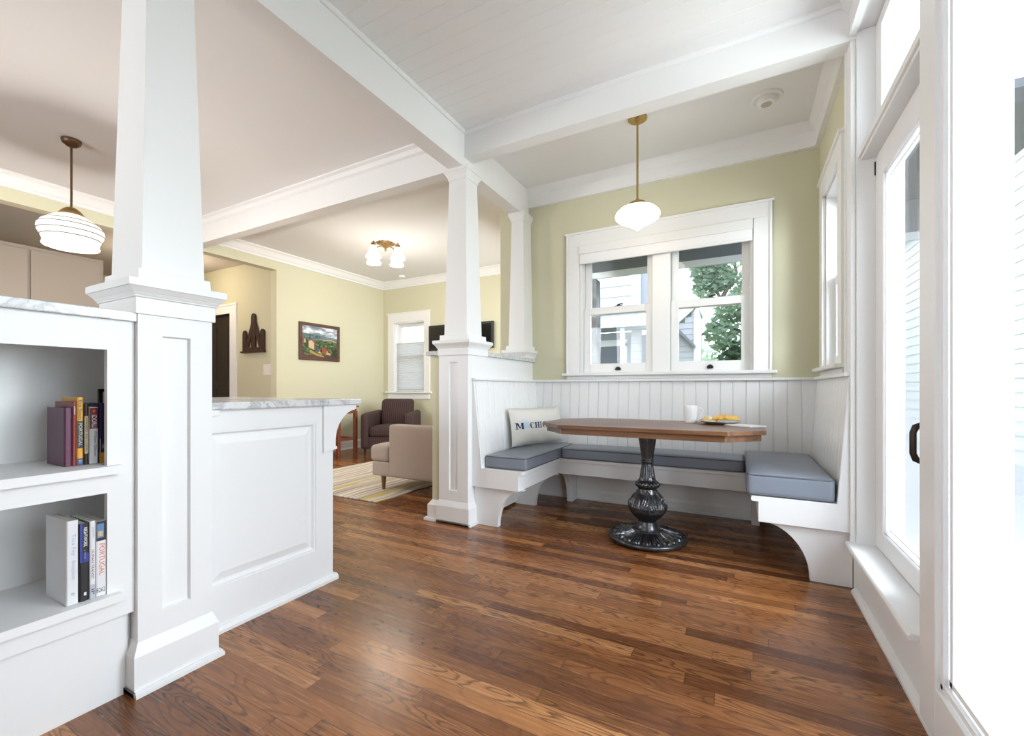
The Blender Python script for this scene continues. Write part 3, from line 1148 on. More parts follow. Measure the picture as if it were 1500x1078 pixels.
MB().box(-1.999, -1.992, y0 + .01, y1 - .01, z0 + .01, z1 - .01).build('mat_board', PAPER, fr_)
MB().box(-1.993, -1.991, y0 + .026, y1 - .026, z0 + .03, z1 - .03).build('photo', c_gry, fr_)

XLw = -1.765
sl_ = XLw / -1.80
def yl_(v): return v * sl_
zl = .353
book('tall white hardback with pale blue lettering on the lower shelf', XLw, .16, yl_(.5185), yl_(.5455), zl, .604, c_wht,
     [], [('Tina Fey', .84, .58, .35, .75, c_pale, False), ('Bossypants', .52, .30, .35, .75, c_pale, False), ('o', .14, .11, .4, .65, c_lil, False)])
book('black and royal blue paperback on the lower shelf', XLw, .15, yl_(.5475), yl_(.5705), zl, .588, c_blk,
     [(.5, 1, 0, .36, c_roy), (.5, .62, .36, .98, c_roy), (.07, .11, .4, .75, c_wht)],
     [('NIGHTWORK', .95, .70, .42, .80, c_wht, True), ('a novel', .66, .55, .5, .65, c_cream, False)])
book('slim pale book with small red lettering on the lower shelf', XLw, .15, yl_(.5712), yl_(.5852), zl, .591, c_wht,
     [(0, .18, 0, 1, c_gry)],
     [('Jarrett Walker', .92, .78, .4, .7, c_red, False), ('HUMAN TRANSIT', .63, .25, .3, .75, c_red, False), ('IP', .12, .05, .3, .8, c_blk, False)])
book('white guidebook with orange lettering and a photo at its head', XLw, .15, yl_(.5862), yl_(.6115), zl, .585, c_wht,
     [(.74, 1, 0, 1, c_blk), (.78, .97, .05, .8, c_sky), (.80, .87, .15, .7, c_cream)],
     [('PORTUGAL', .70, .28, .3, .82, c_org, False)])
lettering('8262', (XLw + .0008, yl_(.5875), zl + .012), (0, 1, 0), (0, 0, 1), .020, .014, c_gln, bpy.data.objects[[o.name for o in bpy.data.objects if o.name.startswith('book')][-1]], 'title')

# ================================================================== island counter
isl = thing('island_counter', 'white panelled island counter with grey marble top', 'island', (-2.4, 1.25, 0))
xp = -1.888
yA, yB = .897, 1.555
m = MB()
m.box(-2.90, xp - .018, yA, yB, 0, .912)
py0, py1, pz0, pz1 = .945, 1.452, .185, .828
m.box(xp - .018, xp, yA, py0, 0, .912); m.box(xp - .018, xp, py1, yB, 0, .912)
m.box(xp - .018, xp, py0, py1, 0, pz0); m.box(xp - .018, xp, py0, py1, pz1, .912)
m.build('body', WALLW, isl)
m = MB()
def rct(x, e):
    return [m.bm.verts.new((x, yy, zz)) for yy, zz in ((py0 + e, pz0 + e), (py1 - e, pz0 + e), (py1 - e, pz1 - e), (py0 + e, pz1 - e))]
rings = [rct(xp - .003, 0), rct(xp - .003, .010), rct(xp - .013, .018), rct(xp - .013, .026), rct(xp - .003, .058)]
for a_, b_ in zip(rings, rings[1:]):
    for i in range(4):
        m.bm.faces.new([a_[i], a_[(i + 1) % 4], b_[(i + 1) % 4], b_[i]])
m.bm.faces.new(rings[-1])
m.build('raised_panel', WALLW, isl)
m = MB()
m.prism([(xp, 0), (xp + .020, 0), (xp + .020, .014), (xp + .012, .026), (xp, .030)], 'y', yA, yB + .02)
m.box(-2.9, xp, yB, yB + .02, 0, .028)
m.build('shoe_moulding', WHITE, isl)
MB().box(-2.98, -1.862, .897, 1.725, .912, .943).build('marble_top', MARBLE, isl, bevel=.005)


def arc(cx, cy, rx, ry, a0, a1, n=14):
    return [(cx + rx * math.cos(a0 + (a1 - a0) * i / n), cy + ry * math.sin(a0 + (a1 - a0) * i / n)) for i in range(n + 1)]


m = MB()
p = [(1.490, .912), (1.700, .912), (1.700, .888), (1.688, .886)] + arc(1.700, .718, .138, .166, PI / 2 + .05, PI - .05) + [(1.562, .700), (1.572, .695), (1.572, .682), (1.49, .672)]
m.prism(p, 'x', xp - .03, xp + .012)
m.build('bracket', WALLW, isl, bevel=.0015)
m = MB()
p = [(.897, .905), (.978, .905), (.978, .888), (.966, .884)] + arc(.985, .79, .080, .092, PI / 2 + .2, PI - .05) + [(.897, .77)]
m.prism(p, 'x', xp - .03, xp + .018)
m.box(xp - .03, xp + .024, .897, .986, .889, .912)
m.build('bracket', WALLW, isl, bevel=.0015)

# ================================================================== banquette bench
bq = thing('banquette_bench', 'built-in white U-shaped banquette bench with beadboard backs', 'bench', (-.62, 3.4, 0))
ZS0, ZS1, ZB = .390, .420, .283
xl, xr_ = -1.738, .498


def board_sheet(o, along, upv, nrm, length, pitch=.088, start=0.0):
    """tongue and groove sheet: grooved profile along, swept along upv"""
    O_, A_, U_, N_ = Vector(o), Vector(along), Vector(upv), Vector(nrm)
    m = MB()
    pr = [(0, 0)]
    s_ = start + pitch
    while s_ < length - .006:
        pr += [(s_ - .007, 0), (s_ - .005, -.006), (s_ - .0025, -.006), (s_ - .0005, -.001), (s_ + .003, .0005), (s_ + .0065, -.001), (s_ + .008, 0)]
        s_ += pitch
    pr += [(length, 0), (length, -.014), (0, -.014)]
    a_ = [m.bm.verts.new(O_ + A_ * s + N_ * d) for s, d in pr]
    b_ = [m.bm.verts.new(O_ + A_ * s + N_ * d + U_) for s, d in pr]
    n_ = len(pr)
    m.bm.faces.new(a_); m.bm.faces.new(b_[::-1])
    for i in range(n_):
        j = (i + 1) % n_
        m.bm.faces.new([a_[i], a_[j], b_[j], b_[i]])
    return m


def nrm2(a_, b_):
    return tuple(Vector(a_).cross(Vector(b_)).normalized())


upL = Vector((-1.722 + 1.655, 0, .645))
board_sheet((-1.655, 2.67, .415), (0, 1, 0), upL, nrm2((0, 1, 0), upL), 1.06).build('beadboard_back', WALLW, bq)
upB = Vector((0, 3.722 - 3.665, .645))
board_sheet((-1.72, 3.665, .415), (1, 0, 0), upB, nrm2((1, 0, 0), upB), 2.205).build('beadboard_back', WALLW, bq)
upR = Vector((.480 - .430, 0, .645))
board_sheet((.430, 3.73, .415), (0, -1, 0), upR, nrm2((0, -1, 0), upR), 1.06).build('beadboard_back', WALLW, bq)
m = MB()
m.box(-1.764, -1.700, 2.80, 3.748, 1.060, 1.080); m.box(-1.738, -1.700, 2.648, 2.80, 1.060, 1.080)
m.build('cap_rail', WHITE, bq, bevel=.004)
MB().box(-1.700, .456, 3.696, 3.749, 1.060, 1.080).build('cap_rail', WHITE, bq, bevel=.004)
MB().box(.456, .499, 2.672, 3.749, 1.060, 1.080).build('cap_rail', WHITE, bq, bevel=.004)
m = MB()
m.prism([(xl, ZB), (-1.36, ZB), (-1.36, ZS0), (-1.34, ZS0), (-1.333, ZS0 + .007), (-1.333, ZS1 - .007), (-1.34, ZS1), (-1.66, ZS1), (-1.728, 1.06), (xl, 1.06)], 'y', 2.655, 2.685)
m.build('end_panel', WALLW, bq, bevel=.001)
m = MB()
m.prism([(xr_, ZB), (.085, ZB), (.085, ZS0), (.057, ZS0), (.050, ZS0 + .007), (.050, ZS1 - .007), (.057, ZS1), (.428, ZS1), (.476, 1.06), (xr_, 1.06)], 'y', 2.672, 2.70)
m.build('end_panel', WALLW, bq, bevel=.001)
m = MB()
m.box(xl, -1.333, 2.685, 3.749, ZS0, ZS1)
m.box(-1.333, .05, 3.370, 3.749, ZS0, ZS1)
m.box(.05, xr_, 2.70, 3.749, ZS0, ZS1)
m.build('seat_board', WALLW, bq, bevel=.004)
MB().box(-1.378, -1.36, 2.685, 3.40, ZB, ZS0).build('apron', WALLW, bq, bevel=.001)
MB().box(-1.36, .085, 3.40, 3.418, ZB, ZS0).build('apron', WALLW, bq, bevel=.001)
MB().box(.085, .103, 2.685, 3.40, ZB, ZS0).build('apron', WALLW, bq, bevel=.001)
m = MB()
m.box(xl, -1.72, 2.72, 3.73, .02, ZS0); m.box(-1.72, .49, 3.725, 3.737, .10, ZS0); m.box(.487, .499, 2.73, 3.72, .0, ZS0)
m.build('kick_panel', WALLW, bq)
def legL(y0, y1):
    m = MB()
    p = [(xl, 0), (-1.545, 0)] + arc(-1.34, 0, .205, ZB - .004, PI, PI / 2)[1:] + [(-1.34, ZB), (xl, ZB)]
    m.prism(p, 'y', y0, y1)
    return m
legL(2.690, 2.735).build('bracket_leg', WALLW, bq, bevel=.001)
legL(3.335, 3.375).build('bracket_leg', WALLW, bq, bevel=.001)
m = MB()
p = [(xr_ - .002, 0), (.320, 0)] + arc(.095, 0, .225, ZB - .004, 0, PI / 2)[1:] + [(.095, ZB), (xr_ - .002, ZB)]
m.prism(p, 'y', 2.705, 2.745)
m.build('bracket_leg', WALLW, bq, bevel=.001)
m = MB(); m.prism(p, 'y', 3.335, 3.375); m.build('bracket_leg', WALLW, bq, bevel=.001)
for x0 in (-1.362, .072):
    m = MB()
    p = [(3.725, 0), (3.610, 0)] + arc(3.42, 0, .19, ZB - .004, 0, PI / 2)[1:] + [(3.42, ZB), (3.725, ZB)]
    m.prism(p, 'x', x0, x0 + .05)
    m.build('bracket_leg', WALLW, bq, bevel=.001)


# --- cushions
def rr_path(x0, x1, y0, y1, z, r=.025, n=5):
    pts = []
    for cx, cy, a0 in ((x1 - r, y1 - r, 0), (x0 + r, y1 - r, PI / 2), (x0 + r, y0 + r, PI), (x1 - r, y0 + r, 1.5 * PI)):
        for i in range(n + 1):
            a_ = a0 + PI / 2 * i / n
            pts.append((cx + r * math.cos(a_), cy + r * math.sin(a_), z))
    return pts


def cushion(label, x0, x1, y0, y1, z0, z1, puff=.012):
    root = thing('bench_cushion', label, 'cushion', ((x0 + x1) / 2, (y0 + y1) / 2, z0), group='banquette seat cushions')
    m = MB().rbox(x0, x1, y0, y1, z0, z1, r=.020, puff=0, cuts=18,
                  fn=lambda p, u, v: (p.x, p.y, p.z + (puff * (1 - u ** 4) * (1 - v ** 4) if p.z > (z0 + z1) / 2 else 0)))
    m.build('pad', CUSH, root, smooth=60)
    m = MB()
    m.tube(rr_path(x0 + .003, x1 - .003, y0 + .003, y1 - .003, z1 - .008), .005, 6, closed=True)
    m.tube(rr_path(x0 + .003, x1 - .003, y0 + .003, y1 - .003, z0 + .008), .005, 6, closed=True)
    m.build('piping', PIPE, root, smooth=60)
    return root


cushion('grey seat cushion under the cream lettered pillow, below the half wall', -1.652, -1.315, 2.690, 3.655, .421, .512)
cushion('long grey seat cushion along the bench under the double window', -1.310, .025, 3.335, 3.655, .421, .508)
cushion('thick pale blue-grey seat cushion on the bench by the glazed side', .030, .422, 2.672, 3.655, .421, .540, .016)

# --- lettered pillow leaning on the beadboard
A = Vector((-1.612, 3.035, .530)); B = Vector((-1.390, 3.590, .530))
pw = thing('throw_pillow', 'cream linen pillow with navy lettering leaning in the bench corner', 'pillow', ((A.x + B.x) / 2, (A.y + B.y) / 2, .522))
Sd = (B - A); Lp = Sd.length; Sd.normalize()
Ud = Vector((-.16, .06, 1)).normalized()
Ud = (Ud - Sd * Ud.dot(Sd)).normalized()
Nd = Sd.cross(Ud).normalized()
if Nd.x < 0:
    Nd = -Nd
Hp = .312
Cp = (A + B) / 2 + Ud * (Hp / 2)


def pil(s_, t_, side, ex=0.0):
    # outline pulled in between the corners
    ss = s_ * (1 - .05 * (1 - t_ * t_)) if abs(s_) > 0 else s_
    tt = t_ * (1 - .05 * (1 - s_ * s_))
    d = .052 * (max(0, 1 - s_ ** 4)) ** .6 * (max(0, 1 - t_ ** 4)) ** .6
    wr = .006 * math.sin(9 * s_ + 4 * t_) * max(0, -t_) * (1 - s_ * s_)
    return Cp + Sd * (ss * Lp / 2) + Ud * (tt * Hp / 2) + Nd * (side * d + (wr + ex if side > 0 else 0))


m = MB()
NS, NT_ = 28, 20
for side in (1, -1):
    g_ = [[m.bm.verts.new(pil(-1 + 2 * i / NS, -1 + 2 * j / NT_, side)) for j in range(NT_ + 1)] for i in range(NS + 1)]
    for i in range(NS):
        for j in range(NT_):
            m.bm.faces.new([g_[i][j], g_[i + 1][j], g_[i + 1][j + 1], g_[i][j + 1]])
bmesh.ops.remove_doubles(m.bm, verts=m.bm.verts[:], dist=1e-5)
m.build('pillow_cover', LINEN, pw, smooth=80)


def on_pillow(polys, m_, name):
    """polys: quads/tris in (s,t) pillow coordinates, subdivided to follow the cloth"""
    mb = MB()
    for q in polys:
        mb.face([(x, y, 0) for x, y in q])
    bmesh.ops.triangulate(mb.bm, faces=mb.bm.faces[:])
    bmesh.ops.subdivide_edges(mb.bm, edges=[e for e in mb.bm.edges if e.calc_length() > .06], cuts=3, use_grid_fill=True)
    for v in mb.bm.verts:
        v.co = pil(v.co.x, v.co.y, 1, .0015)
    return mb.build(name, m_, pw)


def R4(x0, x1, y0, y1):
    return [(x0, y0), (x1, y0), (x1, y1), (x0, y1)]


def serif_letter(ch, x, y, wd, h):
    """polygons for one bold roman capital"""
    T, s_, sf = wd * .30, wd * .13, h * .08
    P = []
    def stem(cx, th, ext=1.9):
        P.append(R4(cx - th / 2, cx + th / 2, y + sf, y + h - sf))
        P.append(R4(cx - th * ext / 2, cx + th * ext / 2, y, y + sf))
        P.append(R4(cx - th * ext / 2, cx + th * ext / 2, y + h - sf, y + h))
    if ch == 'I':
        stem(x + wd / 2, wd * .5, 1.9)
    elif ch == 'H':
        stem(x + wd * .2, T); stem(x + wd * .8, T)
        P.append(R4(x + wd * .2, x + wd * .8, y + h * .46, y + h * .54))
    elif ch == 'M':
        stem(x + wd * .13, s_, 3); stem(x + wd * .85, T * .9, 1.6)
        P.append([(x + wd * .10, y + h), (x + wd * .32, y + h), (x + wd * .57, y + h * .12), (x + wd * .44, y + h * .12)])
        P.append([(x + wd * .47, y + h * .12), (x + wd * .54, y + h * .12), (x + wd * .82, y + h), (x + wd * .72, y + h)])
    elif ch == 'N':
        stem(x + wd * .16, s_, 3); stem(x + wd * .85, s_, 3)
        P.append([(x + wd * .05, y + h), (x + wd * .3, y + h), (x + wd * .92, y), (x + wd * .72, y)])
    elif ch == 'A':
        P.append([(x + wd * .42, y + h), (x + wd * .58, y + h), (x + wd * .95, y), (x + wd * .70, y)])
        P.append([(x + wd * .42, y + h), (x + wd * .50, y + h), (x + wd * .16, y), (x + wd * .06, y)])
        P.append(R4(x + wd * .22, x + wd * .75, y + h * .3, y + h * .37))
    elif ch in 'CG':
        n_ = 16
        a0, a1 = math.radians(42), math.radians(318)
        for i in range(n_):
            aa, bb_ = a0 + (a1 - a0) * i / n_, a0 + (a1 - a0) * (i + 1) / n_
            def pt(an, k2):
                th = .13 + .20 * max(0, -math.cos(an))
                return (x + wd / 2 + wd * (.5 - th * k2) * math.cos(an), y + h / 2 + h * (.52 - .07 * k2) * math.sin(an))
            P.append([pt(aa, 0), pt(bb_, 0), pt(bb_, 1), pt(aa, 1)])
        P.append(R4(x + wd * .83, x + wd * .89, y + h * .66, y + h * .98))
        if ch == 'G':
            P.append(R4(x + wd * .72, x + wd * .92, y + h * .08, y + h * .44))
            P.append(R4(x + wd * .60, x + wd * 1.0, y + h * .40, y + h * .47))
    return P


polys, polys2 = [], []
x = -.91
for ch, wd, gap in (('M', .25, .23), ('C', .165, .03), ('H', .175, .02), ('I', .08, .02), ('G', .18, .02), ('A', .18, .02), ('N', .19, 0)):
    (polys if ch == 'M' else polys2).extend(serif_letter(ch, x, -.14, wd, .34))
    x += wd + gap
on_pillow(polys, INKN, 'navy_letter')['label'] = 'navy capital M'
on_pillow(polys2, INKN, 'navy_lettering')['label'] = 'navy capital letters'
mit = [(-.385, -.04), (-.30, -.05), (-.185, -.045), (-.165, .05), (-.155, .13), (-.185, .17), (-.215, .12), (-.205, .22), (-.235, .29), (-.275, .33), (-.325, .31), (-.345, .23), (-.375, .15), (-.38, .06)]
on_pillow([[(x_ - .275, y_ - .06) for x_, y_ in mit]], INKB, 'mitten_print')['label'] = 'pale blue mitten-shaped print'
up_ = [(-.42, .30), (-.36, .345), (-.28, .385), (-.22, .40), (-.16, .385), (-.2, .355), (-.30, .335), (-.36, .31)]
on_pillow([[(x_ - .40, y_ - .03) for x_, y_ in up_], [(-.86, .28), (-.72, .30), (-.72, .32), (-.86, .297)]], INKL, 'faded_print')

# ================================================================== pedestal table
TC = (-.545, 2.94)
tb = thing('pedestal_table', 'dark wood octagonal table on an ornate iron pedestal', 'table', (TC[0], TC[1], 0))


def octo(x0, x1, y0, y1, c):
    return [(x0 + c, y0), (x1 - c, y0), (x1, y0 + c), (x1, y1 - c), (x1 - c, y1), (x0 + c, y1), (x0, y1 - c), (x0, y0 + c)]


tx0, tx1, ty0, ty1 = -1.215, .125, 2.565, 3.315
m = MB().prism(octo(tx0, tx1, ty0, ty1, .185), 'z', .744, .767)
m.build('tabletop', TABLEW, tb, bevel=.002)
m = MB().prism(octo(tx0 + .022, tx1 - .022, ty0 + .022, ty1 - .022, .178), 'z', .707, .744)
m.build('apron', TABLEW, tb, bevel=.0015)
def sm(a, b, x):
    x = max(0, min(1, (x - a) / (b - a)))
    return x * x * (3 - 2 * x)
def interp(P, z):
    for (z0, r0), (z1, r1) in zip(P, P[1:]):
        if z0 <= z <= z1:
            return r0 + (r1 - r0) * (z - z0) / (z1 - z0)
    return P[-1][1]
SH = [(.062, .078), (.085, .074), (.100, .066), (.128, .058), (.140, .064), (.165, .092), (.195, .115), (.225, .123), (.250, .118), (.280, .098), (.310, .074), (.330, .062),
      (.338, .058), (.346, .064), (.356, .070), (.372, .072), (.386, .066), (.395, .056), (.410, .050), (.440, .044), (.480, .038), (.506, .035), (.510, .041), (.522, .043), (.530, .037), (.560, .039), (.610, .046), (.660, .054), (.705, .058)]
prof = []
z = .062
while z <= .7051:
    prof.append((interp(SH, z), z))
    z += .0035
def leafmod(r, z, t):
    # acanthus relief on the bulb, gadroons on the collar, flutes on the neck
    a_ = (t / (2 * PI) * 7) % 1.0
    u = abs(a_ - .5) * 2                     # 0 on a leaf's midrib, 1 between leaves
    if .135 < z < .332:
        v = (z - .135) / .197
        env = math.sin(PI * v) ** .45
        # two tiers of pointed leaves: tall ones with the tip up, short ones curling between
        w1 = .16 + .80 * math.sin(PI * min(1, v * 1.0 + .02)) ** .8
        in1 = 1 - sm(w1 - .07, w1 + .03, u)
        rib = max(0, 1 - u / .10)
        vein = abs(math.sin(PI * (u * 3.2 + v * 3.0)))
        d1 = in1 * (.006 + .006 * vein + .004 * rib)
        uu = 1 - u
        w2 = .75 * (1 - v / .55) if v < .55 else 0
        in2 = 1 - sm(w2 - .07, w2 + .03, uu)
        d2 = in2 * (.007 + .005 * abs(math.sin(PI * (uu * 2.5 + v * 4)))) if w2 > 0 else 0
        return r + env * (max(d1, d2) - .008)
    if .344 < z < .392:
        return r + .008 * abs(math.sin(9 * t)) * math.sin(PI * (z - .344) / .048)
    if .40 < z < .505:
        return r + .0022 * math.cos(16 * t) * math.sin(PI * (z - .40) / .105)
    if .54 < z < .70:
        return r + .002 * math.cos(12 * t)
    return r
m = MB().lathe(prof, (TC[0], TC[1], 0), 192, leafmod)
m.build('iron_stem', IRON, tb, smooth=50)
BP = [(.246, .012), (.250, .020), (.250, .030), (.246, .036), (.238, .038), (.236, .034), (.230, .034)]
for i in range(40):
    q = i / 39
    BP.append((.226 - .140 * q, .036 + .028 * q ** 1.5))
BP += [(.084, .066), (.080, .072), (.070, .074)]
def basemod(r, z, t):
    if .09 < r < .226:
        q = (r - .09) / .136
        a_ = (t / (2 * PI) * 24) % 1.0
        u = abs(a_ - .5) * 2
        return r
    return r
m = MB()
rings = []
n_ = 400
for (r, z) in BP:
    ring = []
    for i in range(n_):
        t_ = 2 * PI * i / n_
        dz = 0
        if .088 < r < .228:
            q = (r - .088) / .14
            a_ = (t_ / (2 * PI) * 20 + .04 * math.sin(q * 5)) % 1.0
            u = abs(a_ - .5) * 2
            tip = .97 - .22 * u * u
            ridge = max(0, 1 - abs(u - .0) / .30) + max(0, 1 - abs(u - .62) / .22)
            gap = sm(.80, 1.0, u)
            dz = ((.004 + .010 * min(1, ridge)) * (1 - gap) if q < tip else .0) * sm(0, .12, q)
        ring.append(m.bm.verts.new((TC[0] + r * math.cos(t_), TC[1] + r * math.sin(t_), z + dz)))
    rings.append(ring)
for a_, b_ in zip(rings, rings[1:]):
    for i in range(n_):
        j = (i + 1) % n_
        m.bm.faces.new([a_[i], a_[j], b_[j], b_[i]])
m.bm.faces.new(rings[0][::-1]); m.bm.faces.new(rings[-1])
m.build('iron_base', IRON, tb, smooth=50)
for i in range(3):
    an = i * 2 * PI / 3 - .75
    MB().lathe([(.018, 0), (.018, .013)], (TC[0] + .20 * math.cos(an), TC[1] + .20 * math.sin(an), 0), 14).build('foot', BLACKM, tb)
MB().box(TC[0] - .11, TC[0] + .11, TC[1] - .11, TC[1] + .11, .700, .708).build('mounting_plate', IRON, tb, bevel=.002)

# --- things on the table
ZT = .767
mx_, my_ = -.300, 3.175
mg = thing('mug', 'white china mug on the table', 'mug', (mx_, my_, ZT))
m = MB().lathe([(.034, 0), (.036, .002), (.0385, .03), (.0415, .075), (.0445, .116), (.0435, .1175), (.042, .116), (.039, .075), (.036, .03), (.033, .008), (.01, .006)], (mx_, my_, ZT), 40)
m.build('cup', CHINA, mg, smooth=True)
hd = [(.040, .094), (.056, .099), (.072, .092), (.075, .076), (.066, .054), (.050, .036), (.038, .030)]
cv = []
for i in range(len(hd) - 1):
    for q in range(4):
        f_ = q / 4
        cv.append((hd[i][0] * (1 - f_) + hd[i + 1][0] * f_, hd[i][1] * (1 - f_) + hd[i + 1][1] * f_))
cv.append(hd[-1])
ha = math.radians(10)
m = MB().tube([(mx_ + r * math.cos(ha), my_ + r * math.sin(ha), ZT + z) for r, z in cv], .0052, 10)
m.build('handle', CHINA, mg, smooth=80)
pc = (-.125, 3.135)
pl = MB().lathe([(.055, 0), (.075, .001), (.100, .010), (.128, .019), (.132, .021), (.128, .0225), (.100, .014), (.072, .006), (.01, .005)], (pc[0], pc[1], ZT), 56).build('plate', PLATEM, smooth=True)
tag(pl, 'grey round plate of yellow food beside the mug', 'plate')
# folded yellow omelette lying on the plate
m = MB()
N1, N2 = 28, 20
ox, oy, oa = pc[0] + .045, pc[1] + .01, math.radians(-12)
g_ = []
for i in range(N1 + 1):
    u = -1 + 2 * i / N1
    rad = math.sqrt(max(0, 1 - abs(u) ** 2.6))
    ring = []
    for j in range(N2):
        t_ = 2 * PI * j / N2
        wob_ = 1 + .10 * math.sin(5 * u + 3 * t_) + .06 * math.sin(11 * u - 2 * t_)
        yy = .042 * rad * math.cos(t_) * wob_
        zz = max(-.010, .022 * rad * math.sin(t_) * wob_) + .008 * rad
        xx_ = .082 * u
        bend = .02 * u * u
        ring.append(m.bm.verts.new((ox + xx_ * math.cos(oa) - (yy - bend) * math.sin(oa), oy + xx_ * math.sin(oa) + (yy - bend) * math.cos(oa), ZT + .030 + zz)))
    g_.append(ring)
for a_, b_ in zip(g_, g_[1:]):
    for j in range(N2):
        q = (j + 1) % N2
        m.bm.faces.new([a_[j], a_[q], b_[q], b_[j]])
m.bm.faces.new(g_[0][::-1]); m.bm.faces.new(g_[-1])
om = m.build('omelette', OMEL, smooth=80)
tag(om, 'orange-yellow folded omelette on the grey plate', 'omelette')
for i in range(15):
    an = random.uniform(0, 2 * PI); rr_ = random.uniform(0, .042)
    lay = 0 if i < 9 else 1
    cxx, cyy = pc[0] - .062 + rr_ * math.cos(an) * (1 if lay == 0 else .6), pc[1] - .005 + 1.2 * rr_ * math.sin(an) * (1 if lay == 0 else .6)
    z_ = ZT + .007 + lay * .019 + max(0, (math.hypot(cxx - pc[0], cyy - pc[1]) - .072) * .32)
    ra = random.uniform(0, PI)
    m = MB().rbox(-.017, .017, -.013, .013, 0, .022, r=.006, cuts=3)
    for v in m.bm.verts:
        x_, y_ = v.co.x * (1 + .2 * math.sin(i * 3 + v.co.z * 90)), v.co.y
        v.co = (cxx + x_ * math.cos(ra) - y_ * math.sin(ra), cyy + x_ * math.sin(ra) + y_ * math.cos(ra), z_ + v.co.z + .12 * x_)
    o = m.build('potato_chunk', POTA, smooth=80)
    tag(o, 'pale yellow chunk in the pile beside the omelette', 'food', 'pale chunks on the plate')
m = MB()
na = math.radians(-42)
for lay, (hw, hh) in enumerate(((.098, .066), (.095, .064))):
    q = []
    for sx1_, sy1_ in ((-1, -1), (1, -1), (1, 1), (-1, 1)):
        x_, y_ = sx1_ * hw + lay * .004, sy1_ * hh
        q.append((.022 + x_ * math.cos(na) - y_ * math.sin(na), 3.015 + x_ * math.sin(na) + y_ * math.cos(na)))
    m.prism(q, 'z', ZT + .0005 + lay * .004, ZT + .004 + lay * .0045)
nk = m.build('napkin', PAPER, bevel=.0012)
tag(nk, 'folded white paper napkin on the table corner', 'napkin')

# ================================================================== lamps
pd = thing('pendant_lamp', 'brass rod pendant lamp with white schoolhouse shade over the table', 'pendant lamp', (-.64, 3.09, 2.12))
c = (-.64, 3.09, 0)
MB().lathe([(.062, 2.888), (.066, 2.892), (.066, 2.899)], c, 32).build('canopy', BRASS, pd, smooth=True)
m = MB().lathe([(.0075, 2.31), (.0075, 2.86), (.012, 2.862), (.014, 2.875), (.020, 2.889)], c, 16)
m.build('rod', BRASS, pd, smooth=True)
MB().lathe([(.012, 2.330), (.020, 2.322), (.034, 2.312), (.056, 2.304), (.060, 2.298), (.060, 2.282), (.054, 2.280)], c, 36).build('fitter', BRASS, pd, smooth=True)
MB().lathe([(.052, 2.294), (.060, 2.284), (.085, 2.272), (.122, 2.258), (.146, 2.234), (.153, 2.216), (.150, 2.202), (.128, 2.184), (.096, 2.167), (.066, 2.152), (.040, 2.137), (.022, 2.124), (.010, 2.112), (.003, 2.108)], c, 48).build('shade', MILK, pd, smooth=60)
point('pendant_bulb', (-.64, 3.09, 2.04), 4, (1.0, .86, .66), .08)

pk = thing('pendant_lamp', 'banded white glass pendant lamp hanging behind the tapered column and bookcase', 'pendant lamp', (-4.52, 1.33, 2.07))
c = (-4.52, 1.33, 0)
MB().lathe([(.010, 2.845), (.030, 2.85), (.052, 2.868), (.058, 2.884), (.058, 2.899)], c, 28).build('canopy', BRONZE2, pk, smooth=True)
MB().lathe([(.007, 2.38), (.007, 2.85)], c, 10).build('rod', BRONZE2, pk)
MB().lathe([(.010, 2.385), (.030, 2.378), (.060, 2.350), (.075, 2.328), (.075, 2.312)], c, 28).build('fitter', BRASS, pk, smooth=True)
SP = [(.070, 2.322), (.090, 2.312), (.130, 2.285), (.165, 2.255), (.184, 2.225), (.188, 2.205), (.184, 2.180), (.170, 2.150), (.158, 2.120), (.156, 2.100), (.162, 2.088), (.158, 2.078), (.120, 2.070), (.050, 2.067)]
MB().lathe(SP, c, 48).build('shade', MILK3, pk, smooth=60)
SPr = sorted([(z, r) for r, z in SP])
for z in (2.262, 2.226, 2.184, 2.144):
    r = interp(SPr, z) + .0005
    MB().tube([(c[0] + r * math.cos(a * PI / 24), c[1] + r * math.sin(a * PI / 24), z) for a in range(48)], .0032, 6, closed=True).build('shade_band', RIBG, pk, smooth=True)
point('kitchen_pendant_bulb', (-4.52, 1.33, 1.98), 105, (1.0, .95, .89), .12)

